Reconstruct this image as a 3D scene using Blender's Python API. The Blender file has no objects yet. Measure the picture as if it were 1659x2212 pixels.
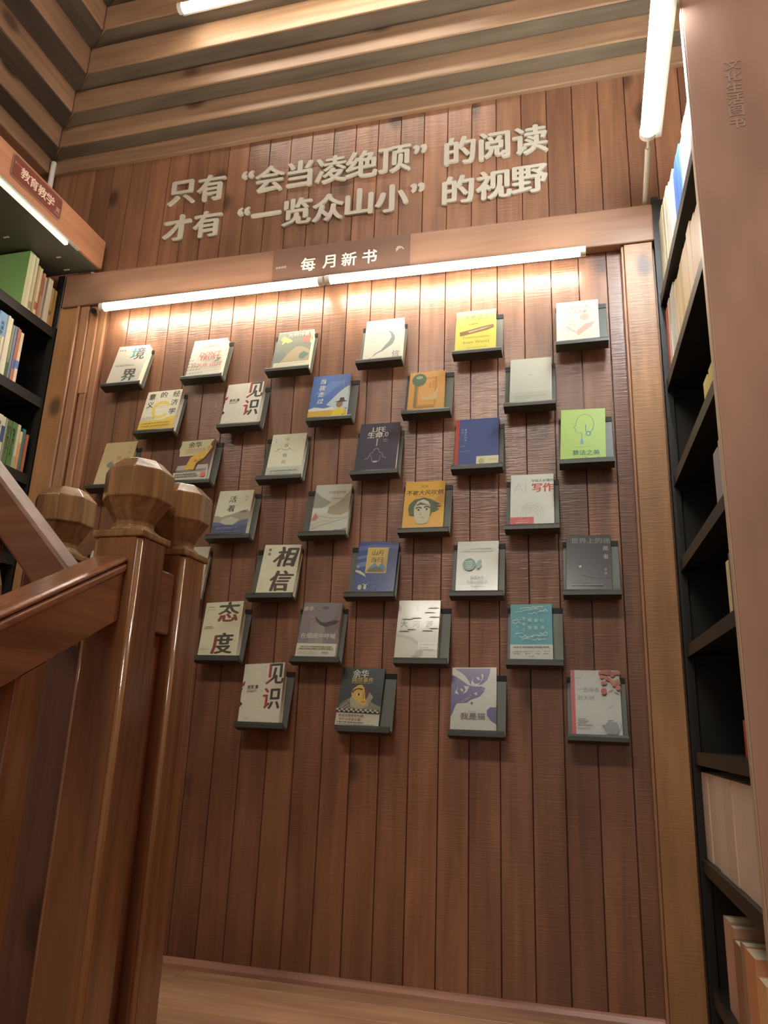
import bpy, bmesh, math, random
from mathutils import Matrix, Vector
R = random.Random(7)
PI = math.pi
sc = bpy.context.scene
ZF = 2.108                      # height of the datum (top row of holders) above the floor; floor is z = 0

# ---------------------------------------------------------------- camera
cam = bpy.data.cameras.new('camera'); co = bpy.data.objects.new('camera', cam); sc.collection.objects.link(co)
cam.sensor_fit = 'VERTICAL'; cam.sensor_height = 36.0; cam.lens = 36.0 * 1620.0 / 2212.0; cam.clip_start = 0.02
def cam_axes(a, b, c):
    def inv(x3, y2, z3):
        cc, sn = math.cos(c), math.sin(c)
        x = x3*cc - z3*sn; z2 = x3*sn + z3*cc
        y = y2*math.cos(b) - z2*math.sin(b); z = y2*math.sin(b) + z2*math.cos(b)
        return Vector((x*math.cos(a) + y*math.sin(a), -x*math.sin(a) + y*math.cos(a), z))
    return inv(1, 0, 0), inv(0, 0, 1), inv(0, 1, 0)
YAW, PITCH, ROLL = -0.269877, 0.279300, 0.037451
rx, up, fw = cam_axes(YAW, PITCH, ROLL)
M = Matrix((rx, up, -fw)).transposed().to_4x4(); M.translation = Vector((1.92088, -2.52957, ZF-1.32719))
co.matrix_world = M
sc.camera = co

# ---------------------------------------------------------------- world, exposure, fill
w = bpy.data.worlds.new('world'); sc.world = w; w.use_nodes = True
w.node_tree.nodes['Background'].inputs[0].default_value = (1.0, 0.95, 0.86, 1)
w.node_tree.nodes['Background'].inputs[1].default_value = 0.34
sc.view_settings.view_transform = 'Standard'; sc.view_settings.look = 'None'
sc.view_settings.exposure = 0.0; sc.view_settings.gamma = 1.0; sc.view_settings.use_curve_mapping = False
def area_light(name, loc, target, sx, sy, power, col):
    l = bpy.data.lights.new(name, 'AREA'); l.shape = 'RECTANGLE'; l.size = sx; l.size_y = sy; l.energy = power; l.color = col
    o = bpy.data.objects.new(name, l); sc.collection.objects.link(o); o.location = loc
    d = Vector(target) - Vector(loc); o.rotation_euler = d.to_track_quat('-Z', 'Y').to_euler()
    return o
area_light('room_ceiling_light', (0.9, -3.6, ZF+1.7), (0.9, -1.0, ZF-0.8), 1.2, 0.25, 38, (1.0, 0.93, 0.84))
area_light('stair_ceiling_light', (1.6, -3.0, ZF+1.2), (2.5, -0.8, ZF-1.0), 0.9, 0.2, 15, (1.0, 0.93, 0.86))
area_light('unseen_book_fill', (-0.20, -1.45, ZF+0.50), (-0.42, -0.2, ZF+0.35), 0.5, 0.06, 3.2, (1.0, 0.93, 0.8))  # unseen light added to brighten the covers on the left bookcase
E_HEAD, E_TOP, E_RIGHT, E_STRIP = 54.0, 32.0, 170.0, 0.9

# ---------------------------------------------------------------- helpers
def lin(c):
    return tuple(((v/255.0)/12.92 if v <= 10.3 else (((v/255.0)+0.055)/1.055)**2.4) for v in c)
class MB:
    def __init__(s, o=(0, 0, 0)): s.v = []; s.f = []; s.m = []; s.o = Vector(o)
    def add(s, vs, fs, mi=0):
        n = len(s.v); s.v += [tuple(Vector(p) - s.o) for p in vs]
        s.f += [tuple(i+n for i in f) for f in fs]; s.m += [mi]*len(fs)
    def box(s, x0, x1, y0, y1, z0, z1, mi=0):
        vs = [(x, y, z) for x in (x0, x1) for y in (y0, y1) for z in (z0, z1)]
        s.add(vs, [(0, 1, 3, 2), (4, 6, 7, 5), (0, 4, 5, 1), (2, 3, 7, 6), (0, 2, 6, 4), (1, 5, 7, 3)], mi)
    def prism(s, a, b, mi=0):
        """two matching rings of points joined into a closed solid"""
        n = len(a); s.add(list(a)+list(b), [tuple(range(n-1, -1, -1)), tuple(range(n, 2*n))] + [(i, (i+1) % n, n+(i+1) % n, n+i) for i in range(n)], mi)
    def cyl(s, p, q, r, n=16, mi=0, r2=None):
        p, q = Vector(p), Vector(q); d = (q-p).normalized()
        u = d.orthogonal().normalized(); v = d.cross(u); r2 = r if r2 is None else r2
        a = [p + (u*math.cos(2*PI*i/n) + v*math.sin(2*PI*i/n))*r for i in range(n)]
        b = [q + (u*math.cos(2*PI*i/n) + v*math.sin(2*PI*i/n))*r2 for i in range(n)]
        s.prism(a, b, mi)
    def lathe8(s, cx, cy, prof, mi=0):
        """octagonal turning, flats facing the axes; prof = [(apothem, z)...]"""
        rings = []
        for ap, z in prof:
            r = ap/math.cos(PI/8); rings.append([(cx + r*math.cos(PI/8+PI/4*i), cy + r*math.sin(PI/8+PI/4*i), z) for i in range(8)])
        vs = [p for g in rings for p in g]; fs = []
        for k in range(len(rings)-1):
            for i in range(8): fs.append((8*k+i, 8*k+(i+1) % 8, 8*k+8+(i+1) % 8, 8*k+8+i))
        fs += [tuple(range(7, -1, -1)), tuple(range(8*(len(rings)-1), 8*len(rings)))]
        s.add(vs, fs, mi)
    def build(s, name, mats, parent=None, bev=0, seg=2, smooth=False):
        me = bpy.data.meshes.new(name); me.from_pydata(s.v, [], s.f)
        mats = mats if isinstance(mats, (list, tuple)) else [mats]
        for m in mats: me.materials.append(m)
        if len(mats) > 1: me.polygons.foreach_set('material_index', s.m)
        if smooth: me.polygons.foreach_set('use_smooth', [True]*len(s.f))
        me.update()
        o = bpy.data.objects.new(name, me); sc.collection.objects.link(o)
        if parent is not None: o.parent = parent
        else: o.location = s.o
        if bev:
            b = o.modifiers.new('bevel', 'BEVEL'); b.width = bev; b.segments = seg; b.limit_method = 'ANGLE'; b.angle_limit = math.radians(25)
        return o
def tag(o, label, cat, group=None, kind=None):
    if label: o['label'] = label
    if cat: o['category'] = cat
    if group: o['group'] = group
    if kind: o['kind'] = kind
    return o
def thing(name, loc, label, cat, group=None):
    o = bpy.data.objects.new(name, None); sc.collection.objects.link(o); o.location = loc; o.empty_display_size = 0.05
    return tag(o, label, cat, group)
def struct(o, label, cat): return tag(o, label, cat, kind='structure')

# ---------------------------------------------------------------- materials
def nt(name):
    m = bpy.data.materials.new(name); m.use_nodes = True; t = m.node_tree
    return m, t, t.nodes['Principled BSDF'], t.links.new
MC = {}
def plain(col, rough=0.45, metal=0.0, coat=0.0, var=0.06, key=None):
    k = (tuple(col), rough, metal, coat)
    if k in MC: return MC[k]
    m, t, b, L = nt('surface_%d' % len(MC)); c = lin(col)
    n = t.nodes.new('ShaderNodeTexNoise'); n.inputs['Scale'].default_value = 60; n.inputs['Detail'].default_value = 3
    tc = t.nodes.new('ShaderNodeTexCoord'); L(tc.outputs['Object'], n.inputs['Vector'])
    r = t.nodes.new('ShaderNodeValToRGB'); L(n.outputs['Fac'], r.inputs['Fac'])
    r.color_ramp.elements[0].color = tuple(v*(1-var) for v in c)+(1,); r.color_ramp.elements[1].color = tuple(min(1, v*(1+var)) for v in c)+(1,)
    L(r.outputs['Color'], b.inputs['Base Color'])
    b.inputs['Roughness'].default_value = rough; b.inputs['Metallic'].default_value = metal; b.inputs['Coat Weight'].default_value = coat
    b.inputs['Coat Roughness'].default_value = 0.08
    MC[k] = m; return m
def wood(name, dark, light, axis='z', rough=0.4, knots=True, sawn=0.25, vary=0.22, knotcol=(45, 24, 16), grain=1.0, coat=0.0):
    m, t, b, L = nt(name); N = t.nodes.new
    tc = N('ShaderNodeTexCoord'); oi = N('ShaderNodeObjectInfo')
    mul = N('ShaderNodeVectorMath'); mul.operation = 'SCALE'; mul.inputs[0].default_value = (17.3, 9.1, 23.7); L(oi.outputs['Random'], mul.inputs['Scale'])
    add = N('ShaderNodeVectorMath'); add.operation = 'ADD'; L(tc.outputs['Object'], add.inputs[0]); L(mul.outputs[0], add.inputs[1])
    def mapped(sl, sx):
        mp = N('ShaderNodeMapping'); L(add.outputs[0], mp.inputs['Vector'])
        s = [sx]*3; s['xyz'.index(axis)] = sl; mp.inputs['Scale'].default_value = s; return mp.outputs[0]
    n1 = N('ShaderNodeTexNoise'); L(mapped(1.6*grain, 26*grain), n1.inputs['Vector']); n1.inputs['Scale'].default_value = 1.0; n1.inputs['Detail'].default_value = 6; n1.inputs['Roughness'].default_value = 0.6; n1.inputs['Distortion'].default_value = 0.6
    rp = N('ShaderNodeValToRGB'); L(n1.outputs['Fac'], rp.inputs['Fac']); e = rp.color_ramp.elements
    e[0].position = 0.32; e[0].color = lin(dark)+(1,); e[1].position = 0.68; e[1].color = lin(light)+(1,)
    col = rp.outputs['Color']
    n3 = N('ShaderNodeTexNoise'); L(mapped(2.2, 5.0), n3.inputs['Vector']); n3.inputs['Scale'].default_value = 1.0; n3.inputs['Detail'].default_value = 2
    mr = N('ShaderNodeMapRange'); L(n3.outputs['Fac'], mr.inputs['Value']); mr.inputs['From Min'].default_value = 0.3; mr.inputs['From Max'].default_value = 0.7; mr.inputs['To Min'].default_value = 0.82; mr.inputs['To Max'].default_value = 1.14
    if knots:
        v = N('ShaderNodeTexVoronoi'); L(mapped(4.0, 6.5), v.inputs['Vector']); v.inputs['Scale'].default_value = 0.62; v.inputs['Randomness'].default_value = 1.0
        kr = N('ShaderNodeMapRange'); L(v.outputs['Distance'], kr.inputs['Value']); kr.interpolation_type = 'SMOOTHSTEP'
        kr.inputs['From Min'].default_value = 0.07; kr.inputs['From Max'].default_value = 0.19; kr.inputs['To Min'].default_value = 0.75; kr.inputs['To Max'].default_value = 0.0
        mx = N('ShaderNodeMix'); mx.data_type = 'RGBA'; L(kr.outputs[0], mx.inputs['Factor']); L(col, mx.inputs['A']); mx.inputs['B'].default_value = lin(knotcol)+(1,)
        col = mx.outputs['Result']
    vr = N('ShaderNodeMapRange'); L(oi.outputs['Random'], vr.inputs['Value']); vr.inputs['To Min'].default_value = 1-vary; vr.inputs['To Max'].default_value = 1+vary*0.6
    mm = N('ShaderNodeMath'); mm.operation = 'MULTIPLY'; L(vr.outputs[0], mm.inputs[0]); L(mr.outputs[0], mm.inputs[1])
    hs = N('ShaderNodeHueSaturation'); L(mm.outputs[0], hs.inputs['Value']); L(col, hs.inputs['Color']); L(hs.outputs[0], b.inputs['Base Color'])
    b.inputs['Roughness'].default_value = rough; b.inputs['Coat Weight'].default_value = coat; b.inputs['Coat Roughness'].default_value = 0.1
    n2 = N('ShaderNodeTexNoise'); L(mapped(190, 14), n2.inputs['Vector']); n2.inputs['Scale'].default_value = 1.0; n2.inputs['Detail'].default_value = 3
    bp = N('ShaderNodeBump'); bp.inputs['Strength'].default_value = sawn; bp.inputs['Distance'].default_value = 0.002; L(n2.outputs['Fac'], bp.inputs['Height'])
    bp2 = N('ShaderNodeBump'); bp2.inputs['Strength'].default_value = 0.2; bp2.inputs['Distance'].default_value = 0.002; L(n1.outputs['Fac'], bp2.inputs['Height']); L(bp.outputs[0], bp2.inputs['Normal'])
    L(bp2.outputs[0], b.inputs['Normal']); L(bp2.outputs[0], b.inputs['Coat Normal'])
    return m
W_PLANK = wood('wood_wall_plank', (118, 78, 54), (150, 104, 74), 'z', 0.4, True, 0.6, 0.26, coat=0.3)
W_PILZ = wood('wood_pilaster', (150, 106, 64), (178, 130, 84), 'z', 0.42, True, 0.5, 0.12)
W_TRIM = wood('wood_trim', (146, 102, 70), (176, 128, 92), 'z', 0.4, False, 0.3, 0.14)
W_HEAD = wood('wood_header', (134, 98, 76), (154, 116, 92), 'x', 0.4, False, 0.1, 0.05)
W_BEAMX = wood('wood_beam_x', (138, 104, 76), (166, 130, 98), 'x', 0.5, True, 0.35, 0.12)
W_BEAMY = wood('wood_beam_y', (134, 98, 72), (162, 124, 92), 'y', 0.5, True, 0.35, 0.12)
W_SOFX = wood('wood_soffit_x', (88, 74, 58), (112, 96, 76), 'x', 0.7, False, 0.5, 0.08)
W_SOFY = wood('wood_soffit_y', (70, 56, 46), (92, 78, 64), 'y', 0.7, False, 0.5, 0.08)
W_FASC = wood('wood_fascia', (164, 108, 76), (186, 128, 92), 'y', 0.45, False, 0.1, 0.05)
W_POST = wood('wood_newel', (104, 68, 44), (142, 98, 64), 'z', 0.2, False, 0.12, 0.1, coat=0.5)
W_KNOB = wood('wood_knob', (118, 86, 54), (160, 122, 80), 'z', 0.22, False, 0.08, 0.1, grain=1.6, coat=0.5)
W_BEAD = wood('wood_bead', (128, 90, 60), (168, 122, 84), 'z', 0.14, False, 0.1, 0.1, coat=0.6)
W_RAIL = wood('wood_rail_y', (108, 70, 46), (146, 98, 66), 'y', 0.22, False, 0.12, 0.1, coat=0.5)
W_RAILX = wood('wood_rail_x', (96, 60, 38), (120, 78, 52), 'x', 0.5, False, 0.12, 0.1)
W_PANEL = wood('wood_stair_panel', (74, 46, 35), (98, 64, 48), 'z', 0.4, True, 0.15, 0.16)
W_FLOOR = wood('wood_floor', (154, 112, 82), (200, 154, 116), 'x', 0.4, False, 0.15, 0.2, grain=0.8)
W_END = wood('wood_end_panel', (172, 136, 116), (184, 148, 126), 'z', 0.5, False, 0.03, 0.02, knotcol=(120, 84, 66), grain=0.4)
W_LEFT = wood('wood_left_wall', (146, 96, 64), (174, 120, 82), 'z', 0.45, True, 0.3, 0.2)
BLACK = plain((44, 43, 38), 0.42, 0.3)
BLACK2 = plain((34, 32, 28), 0.5, 0.2)
HOLD = plain((82, 84, 74), 0.45, 0.2)
HOLD_D = plain((56, 56, 48), 0.45, 0.2)
WHITE = plain((225, 220, 205), 0.4)
ALU = plain((205, 200, 185), 0.3, 0.6)
PAGES = plain((226, 214, 186), 0.8)
LETTER = plain((176, 166, 148), 0.55)
def emit(name, col, s):
    m, t, b, L = nt(name); b.inputs['Base Color'].default_value = (0.9, 0.9, 0.88, 1)
    n = t.nodes.new('ShaderNodeTexNoise'); n.inputs['Scale'].default_value = 3
    r = t.nodes.new('ShaderNodeMapRange'); r.inputs['To Min'].default_value = s*0.97; r.inputs['To Max'].default_value = s*1.03
    L(n.outputs['Fac'], r.inputs['Value']); L(r.outputs[0], b.inputs['Emission Strength'])
    b.inputs['Emission Color'].default_value = tuple(col)+(1,); return m
L_HEAD = emit('lit_header_tube', (1.0, 0.92, 0.78), E_HEAD)
L_TOP = emit('lit_cornice_tube', (1.0, 0.95, 0.84), E_TOP)
L_RIGHT = emit('lit_side_tube', (0.86, 0.96, 1.0), E_RIGHT)
L_STRIP = emit('glow_edge_strip', (1.0, 0.88, 0.68), E_STRIP)  # weak emission standing in for light caught by the aluminium edge

# ---------------------------------------------------------------- lettering
GC = {}
def glyph(s, bold=0.0, res=2):
    k = (s, bold, res)
    if k not in GC:
        c = bpy.data.curves.new('glyph', 'FONT'); c.body = s; c.size = 1.0; c.resolution_u = res
        o = bpy.data.objects.new('glyph', c); m = bpy.data.meshes.new_from_object(o)
        vs = [(v.co.x, v.co.y) for v in m.vertices]; fs = [tuple(p.vertices) for p in m.polygons]
        bpy.data.objects.remove(o); bpy.data.curves.remove(c); bpy.data.meshes.remove(m)
        if bold and vs:      # heavier strokes: shifted copies, mostly sideways as in a heavy serif face
            b0, f0, n = vs, fs, len(vs); vs = []; fs = []
            for i, (dx, dy) in enumerate(((-bold, 0), (bold, 0), (0, bold*0.45), (0, -bold*0.45))):
                vs += [(x+dx, y+dy) for x, y in b0]; fs += [tuple(j+i*n for j in f) for f in f0]
        if vs: bb = (min(x for x, y in vs), max(x for x, y in vs), min(y for x, y in vs), max(y for x, y in vs))
        else: bb = (0, 1, 0, 1)
        GC[k] = (vs, fs, bb)
    return GC[k]
def glyph_solid(name, s, size, depth, mat, parent, loc, axis='y', bold=0.0, res=3, sx=1.0):
    """raised letter facing -y (axis y) or +x (axis x); loc = centre of its back"""
    vs, fs, bb = glyph(s, bold, res); cx, cy = (bb[0]+bb[1])/2, (bb[2]+bb[3])/2
    n = len(vs)//4 if bold else len(vs); bm = bmesh.new()
    bv = [bm.verts.new(((x-cx)*size*sx, -0.00006*(i//n), (y-cy)*size)) for i, (x, y) in enumerate(vs)]
    for f in fs:
        try: bm.faces.new([bv[i] for i in f])
        except ValueError: pass
    bmesh.ops.remove_doubles(bm, verts=bm.verts, dist=1e-6)
    bmesh.ops.recalc_face_normals(bm, faces=bm.faces[:])
    for f in bm.faces:
        if f.normal.y > 0: f.normal_flip()
    r = bmesh.ops.extrude_face_region(bm, geom=bm.faces[:])
    for v in r['geom']:
        if isinstance(v, bmesh.types.BMVert): v.co.y -= depth
    if axis == 'x':
        for v in bm.verts: v.co = Vector((-v.co.y, v.co.x, v.co.z))
    bmesh.ops.recalc_face_normals(bm, faces=bm.faces[:])
    me = bpy.data.meshes.new(name); bm.to_mesh(me); bm.free(); me.materials.append(mat)
    o = bpy.data.objects.new(name, me); sc.collection.objects.link(o); o.parent = parent; o.location = loc
    return o
class Print:
    """flat print on a cover: unit coordinates 0..1 across and up, laid in thin layers"""
    def __init__(s, W, H, y, gloss): s.W, s.H, s.y = W, H, y; s.mb = MB(); s.mats = []; s.k = 0; s.g = gloss
    def mi(s, col):
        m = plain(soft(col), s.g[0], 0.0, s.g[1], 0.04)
        if m not in s.mats: s.mats.append(m)
        return s.mats.index(m)
    def poly(s, pts, col, abs_=False):
        mi = s.mi(col); yy = s.y - 0.00012*(s.k+1)
        q = [(x if abs_ else x*s.W, yy, z if abs_ else (0.055+0.945*z)*s.H) for x, z in pts]
        s.mb.add(q, [tuple(range(len(q)))], mi)
    def text(s, t, cx, cy, size, col, bold=0.0, rot=0, sx=1.0, shear=0.0, split=None, hand=0):
        vs, fs, bb = glyph(t, bold); gx, gy = (bb[0]+bb[1])/2, (bb[2]+bb[3])/2
        S = size*s.W; X0 = cx*s.W; Z0 = (0.055+0.945*cy)*s.H; yy = s.y - 0.00012*(s.k+1)
        if split:
            n_4 = len(vs)//4; bm = bmesh.new(); bv = [bm.verts.new((x, y, i//n_4)) for i, (x, y) in enumerate(vs)]
            for f in fs:
                try: bm.faces.new([bv[i] for i in f])
                except ValueError: pass
            ax, pos, col2 = split[:3]
            no = (1, 0, 0) if ax == 'x' else (0, 1, 0); L_ = (bb[0]+(bb[1]-bb[0])*pos) if ax == 'x' else (bb[2]+(bb[3]-bb[2])*pos)
            pc = (L_, 0, 0) if ax == 'x' else (0, L_, 0)
            bmesh.ops.bisect_plane(bm, geom=bm.verts[:]+bm.edges[:]+bm.faces[:], plane_co=pc, plane_no=no)
            bm.verts.index_update(); vs = [(v.co.x, v.co.y) for v in bm.verts]; lay = [v.co.z for v in bm.verts]
            fs = [tuple(v.index for v in f.verts) for f in bm.faces]; bm.free()
            lo = [f for f in fs if sum(vs[i][0 if ax == 'x' else 1] for i in f)/len(f) < L_]; hi = [f for f in fs if f not in set(lo)]
            groups = [(lo, col2), (hi, col)]
        else: groups = [(fs, col)]
        c_, s_ = math.cos(rot), math.sin(rot)
        P = []; nn = 10**9 if split or not bold else max(1, len(vs)//4)
        for i_, (x, y) in enumerate(vs):
            yy = s.y - 0.00012*(s.k+1) - 0.00002*(lay[i_] if split else i_//nn)
            a, b_ = (x-gx)*sx, (y-gy)
            a += shear*b_ + hand*math.sin(b_*7)*0.03
            P.append((X0+(a*c_-b_*s_)*S, yy, Z0+(a*s_+b_*c_)*S))
        for g, cc in groups:
            if not g: continue
            s.mb.add(P, g, s.mi(cc))
    def do(s, ops):
        for op in ops:
            k = op[0]
            if k == 'r': _, x0, y0, x1, y1, c = op; s.poly([(x0, y0), (x1, y0), (x1, y1), (x0, y1)], c)
            elif k == 'p': s.poly(op[1], op[2])
            elif k == 'e':
                _, x, y, a, b, c = op; s.poly([(x+a*math.cos(2*PI*i/24), y+b*math.sin(2*PI*i/24)) for i in range(24)], c)
            elif k == 'l':
                _, pts, wd, c = op
                for (x0, y0), (x1, y1) in zip(pts, pts[1:]):
                    dx, dy = (x1-x0)*s.W, (y1-y0)*s.H; d = math.hypot(dx, dy) or 1; nx, ny = -dy/d*wd/2, dx/d*wd/2*s.W/s.H
                    s.poly([(x0+nx, y0+ny), (x1+nx, y1+ny), (x1-nx, y1-ny), (x0-nx, y0-ny)], c)
            elif k == 'arc':
                _, x, y, a, b, t0, t1, wd, c = op; n = 16
                pts = [(x+a*math.cos(t0+(t1-t0)*i/n), y+b*math.sin(t0+(t1-t0)*i/n)) for i in range(n+1)]
                s.do([('l', pts, wd, c)]); continue
            elif k == 't': s.text(*op[1:6], **(op[6] if len(op) > 6 else {}))
            elif k == 'v':
                _, t, x, y, size, step, c = op[:7]; kw = op[7] if len(op) > 7 else {}
                for i, ch in enumerate(t):
                    if ch != ' ': s.text(ch, x, y-i*step, size, c, **kw)
            elif k == 'd':      # a line of small print, too small to read
                _, x0, x1, y, h, c, seed = op; q = random.Random(seed); x = x0
                while x < x1:
                    a = q.uniform(0.02, 0.05); s.do([('r', x, y, min(x1, x+a), y+h, c)]); x += a + q.choice([0.006, 0.008, 0.02])
                continue
            s.k += 1
    def build(s, parent):
        if not s.mb.f: return
        o = s.mb.build('cover_print', s.mats, parent); o['kind'] = 'stuff'; return o

# ================================================================= THE SETTING
Z = lambda z: z + ZF
# back wall, tongue and groove planks
mb = MB(); mb.box(-0.70, 2.75, 0.012, 0.06, 0, Z(2.2)); wall = struct(mb.build('wall_back', W_POST), 'reddish brown wall of vertical tongue and groove planks behind the book holders', 'wall')
x = -0.072 - 0.1005*6
k = 0
while x < 2.66:
    x1 = x + 0.1005; g = 0.0022; q = MB(); yf = R.uniform(-0.0015, 0.0)
    ring = lambda z: [(x+0.0008, 0.013, z), (x+0.0006, yf+0.005, z), (x+g, yf, z), (x1-g, yf, z), (x1-0.0006, yf+0.005, z), (x1-0.0008, 0.013, z)]
    q.prism(ring(0.0), ring(Z(1.30))); q.build('plank', W_PLANK, wall); x = x1
# left wall behind the left bookcase
mb = MB(); mb.box(-0.76, -0.645, -4.2, 0.06, 0, Z(2.2)); wl = struct(mb.build('wall_left', W_LEFT), 'orange brown plank wall behind the left bookcase', 'wall')
y = 0.012
while y > -1.6:
    q = MB(); y1 = y - 0.1
    ring = lambda z: [(-0.645, y-0.001, z), (-0.640, y-0.001, z), (-0.636, y-0.004, z), (-0.636, y1+0.004, z), (-0.640, y1+0.001, z), (-0.645, y1+0.001, z)]
    q.prism(ring(0.0), ring(Z(1.3))); q.build('plank', W_LEFT, wl); y = y1
mb = MB(); mb.box(2.62, 2.75, -4.2, 0.06, 0, Z(2.2)); struct(mb.build('wall_right', W_LEFT), 'brown wall behind the right bookcase', 'wall')
# floor
mb = MB(); mb.box(-0.76, 2.75, -4.2, 0.06, -0.06, -0.012); fl = struct(mb.build('floor', W_FLOOR), 'warm brown plank floor running along the foot of the wall', 'floor')
y = 0.01; i = 0
while y > -1.5:
    y1 = y - 0.118; cut = [-0.70, R.uniform(0.2, 1.6), 2.70] if i != 0 else [-0.70, 0.62, 2.70]
    for xa, xb in zip(cut, cut[1:]):
        q = MB(); ring = lambda X: [(X, y-0.0008, -0.012), (X, y-0.0008, -0.003), (X, y-0.003, 0), (X, y1+0.003, 0), (X, y1+0.0008, -0.003), (X, y1+0.0008, -0.012)]
        q.prism(ring(xa+0.001), ring(xb-0.001)); q.build('plank', W_FLOOR, fl)
    y = y1; i += 1
mb = MB(); mb.prism([(-0.3, 0.0, 0), (-0.3, -0.026, 0), (-0.3, -0.024, 0.012), (-0.3, -0.012, 0.022), (-0.3, 0.0, 0.026)], [(2.1, 0.0, 0), (2.1, -0.026, 0), (2.1, -0.024, 0.012), (2.1, -0.012, 0.022), (2.1, 0.0, 0.026)])
struct(mb.build('baseboard_back', wood('wood_base', (150, 104, 84), (184, 134, 110), 'x', 0.4, False, 0.1, 0.0)), 'thin rounded brown moulding where the plank wall meets the floor', 'baseboard')
# stepped ceiling of mitred beams
mb = MB(); mb.box(-0.76, 2.75, -4.2, 0.06, Z(2.10), Z(2.16)); ce = struct(mb.build('ceiling', W_BEAMX), 'brown timber ceiling of stepped mitred beams above the wall', 'ceiling')
TY = [-0.022, -0.093, -0.170, -0.252, -0.328, -0.405, -0.482]
TX = [-0.515, -0.427, -0.315, -0.196, -0.080, 0.035, 0.150]
TZ = [1.190, 1.276, 1.386, 1.502, 1.642, 1.774, 1.91, 2.05]
for k in range(7):
    z0, z1 = Z(TZ[k]), Z(TZ[k+1]); f, m_ = TY[k], TX[k]; dpt = 0.07 - f + 0.0
    q = MB(); a = [(m_+0.0008, f, z0), (2.70, f, z0), (2.70, 0.055, z0), (m_-dpt*1.3+0.0008, 0.055, z0)]
    q.prism(a, [(p[0], p[1], z1) for p in a]); q.build('beam', W_BEAMX, ce, bev=0.005)
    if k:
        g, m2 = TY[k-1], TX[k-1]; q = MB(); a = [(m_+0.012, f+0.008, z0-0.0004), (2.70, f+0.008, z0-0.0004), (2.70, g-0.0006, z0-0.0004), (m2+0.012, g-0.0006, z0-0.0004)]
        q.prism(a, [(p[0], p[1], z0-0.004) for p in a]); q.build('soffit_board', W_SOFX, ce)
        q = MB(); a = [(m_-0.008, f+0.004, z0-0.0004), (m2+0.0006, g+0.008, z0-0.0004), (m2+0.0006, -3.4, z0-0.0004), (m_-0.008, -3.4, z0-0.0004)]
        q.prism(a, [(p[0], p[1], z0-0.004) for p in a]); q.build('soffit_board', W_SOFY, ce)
    q = MB(); a = [(m_-0.0008, f, z0), (m_-dpt*1.3-0.0008, 0.055, z0), (-0.755-dpt*0.3, 0.055, z0), (-0.755, -3.4, z0), (m_, -3.4, z0)]
    q.prism(a, [(p[0], p[1], z1) for p in a]); q.build('beam', W_BEAMY, ce, bev=0.005)
# pilasters and trims
def trim(name, lab, specs, zt, mat):
    r = MB(); s0 = specs[0]; r.box(s0[0], s0[1], s0[2], 0.0, 0.0, Z(s0[3] if len(s0) > 3 else zt)); o = struct(r.build(name, mat, bev=0.003), lab, 'trim')
    for s in specs[1:]:
        q = MB(); q.box(s[0], s[1], s[2], 0.0, s[4] if len(s) > 4 else 0.0, Z(s[3] if len(s) > 3 else zt)); q.build('moulding', W_TRIM, o, bev=0.0025)
    return o
trim('trim_1', 'left upright corner board with narrow vertical mouldings beside it', [(-0.312, -0.2165, -0.032), (-0.2155, -0.204, -0.042), (-0.200, -0.158, -0.034), (-0.156, -0.116, -0.026, 0.43, Z(-0.0)), (-0.147, -0.116, -0.026, -0.001), (-0.114, -0.083, -0.016)], 0.43, W_PILZ)
trim('trim_2', 'right upright orange brown pilaster board beside the dark bookcase', [(2.100, 2.198, -0.040), (2.090, 2.0995, -0.030)], 0.394, W_PILZ)

# ================================================================= HEADER, SIGN, LETTERS
hd = thing('header_board', (0.95, -0.02, Z(0.40)), 'long brown header board across the wall above the tube lamps', 'board')
o_ = (0.95, -0.02, Z(0.40)); q = MB(o_)
a = [(-0.299, -0.045, Z(0.422)), (2.207, -0.045, Z(0.396)), (2.207, -0.045, Z(0.551)), (-0.299, -0.045, Z(0.586))]
q.prism(a, [(p[0], -0.001, p[2]) for p in a]); q.build('board', W_HEAD, hd, bev=0.006, seg=3)
sg = thing('header_sign', (1.01, -0.046, Z(0.40)), 'brown sign plate with four white characters in the middle of the header board', 'sign')
q = MB((1.01, -0.046, Z(0.40))); a = [(0.719, -0.046, Z(0.416)), (1.300, -0.046, Z(0.410)), (1.300, -0.046, Z(0.560)), (0.719, -0.046, Z(0.568))]
q.prism([(p[0], -0.050, p[2]) for p in a], a); q.build('plate', plain((112, 84, 70), 0.3), sg, bev=0.002)
CW = plain((222, 216, 204), 0.5)
for ch, xx in zip('每月新书', (0.875, 0.965, 1.050, 1.136)):
    glyph_solid('character', ch, 0.066, 0.003, CW, sg, (xx-1.01, -0.004, 0.077), bold=0.012)
for i in range(4): glyph_solid('small_character', '文轩云图'[i], 0.012, 0.001, plain((180, 172, 158), 0.5), sg, (0.737+0.012*i-1.01, -0.004, 0.079))
q = MB()
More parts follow.
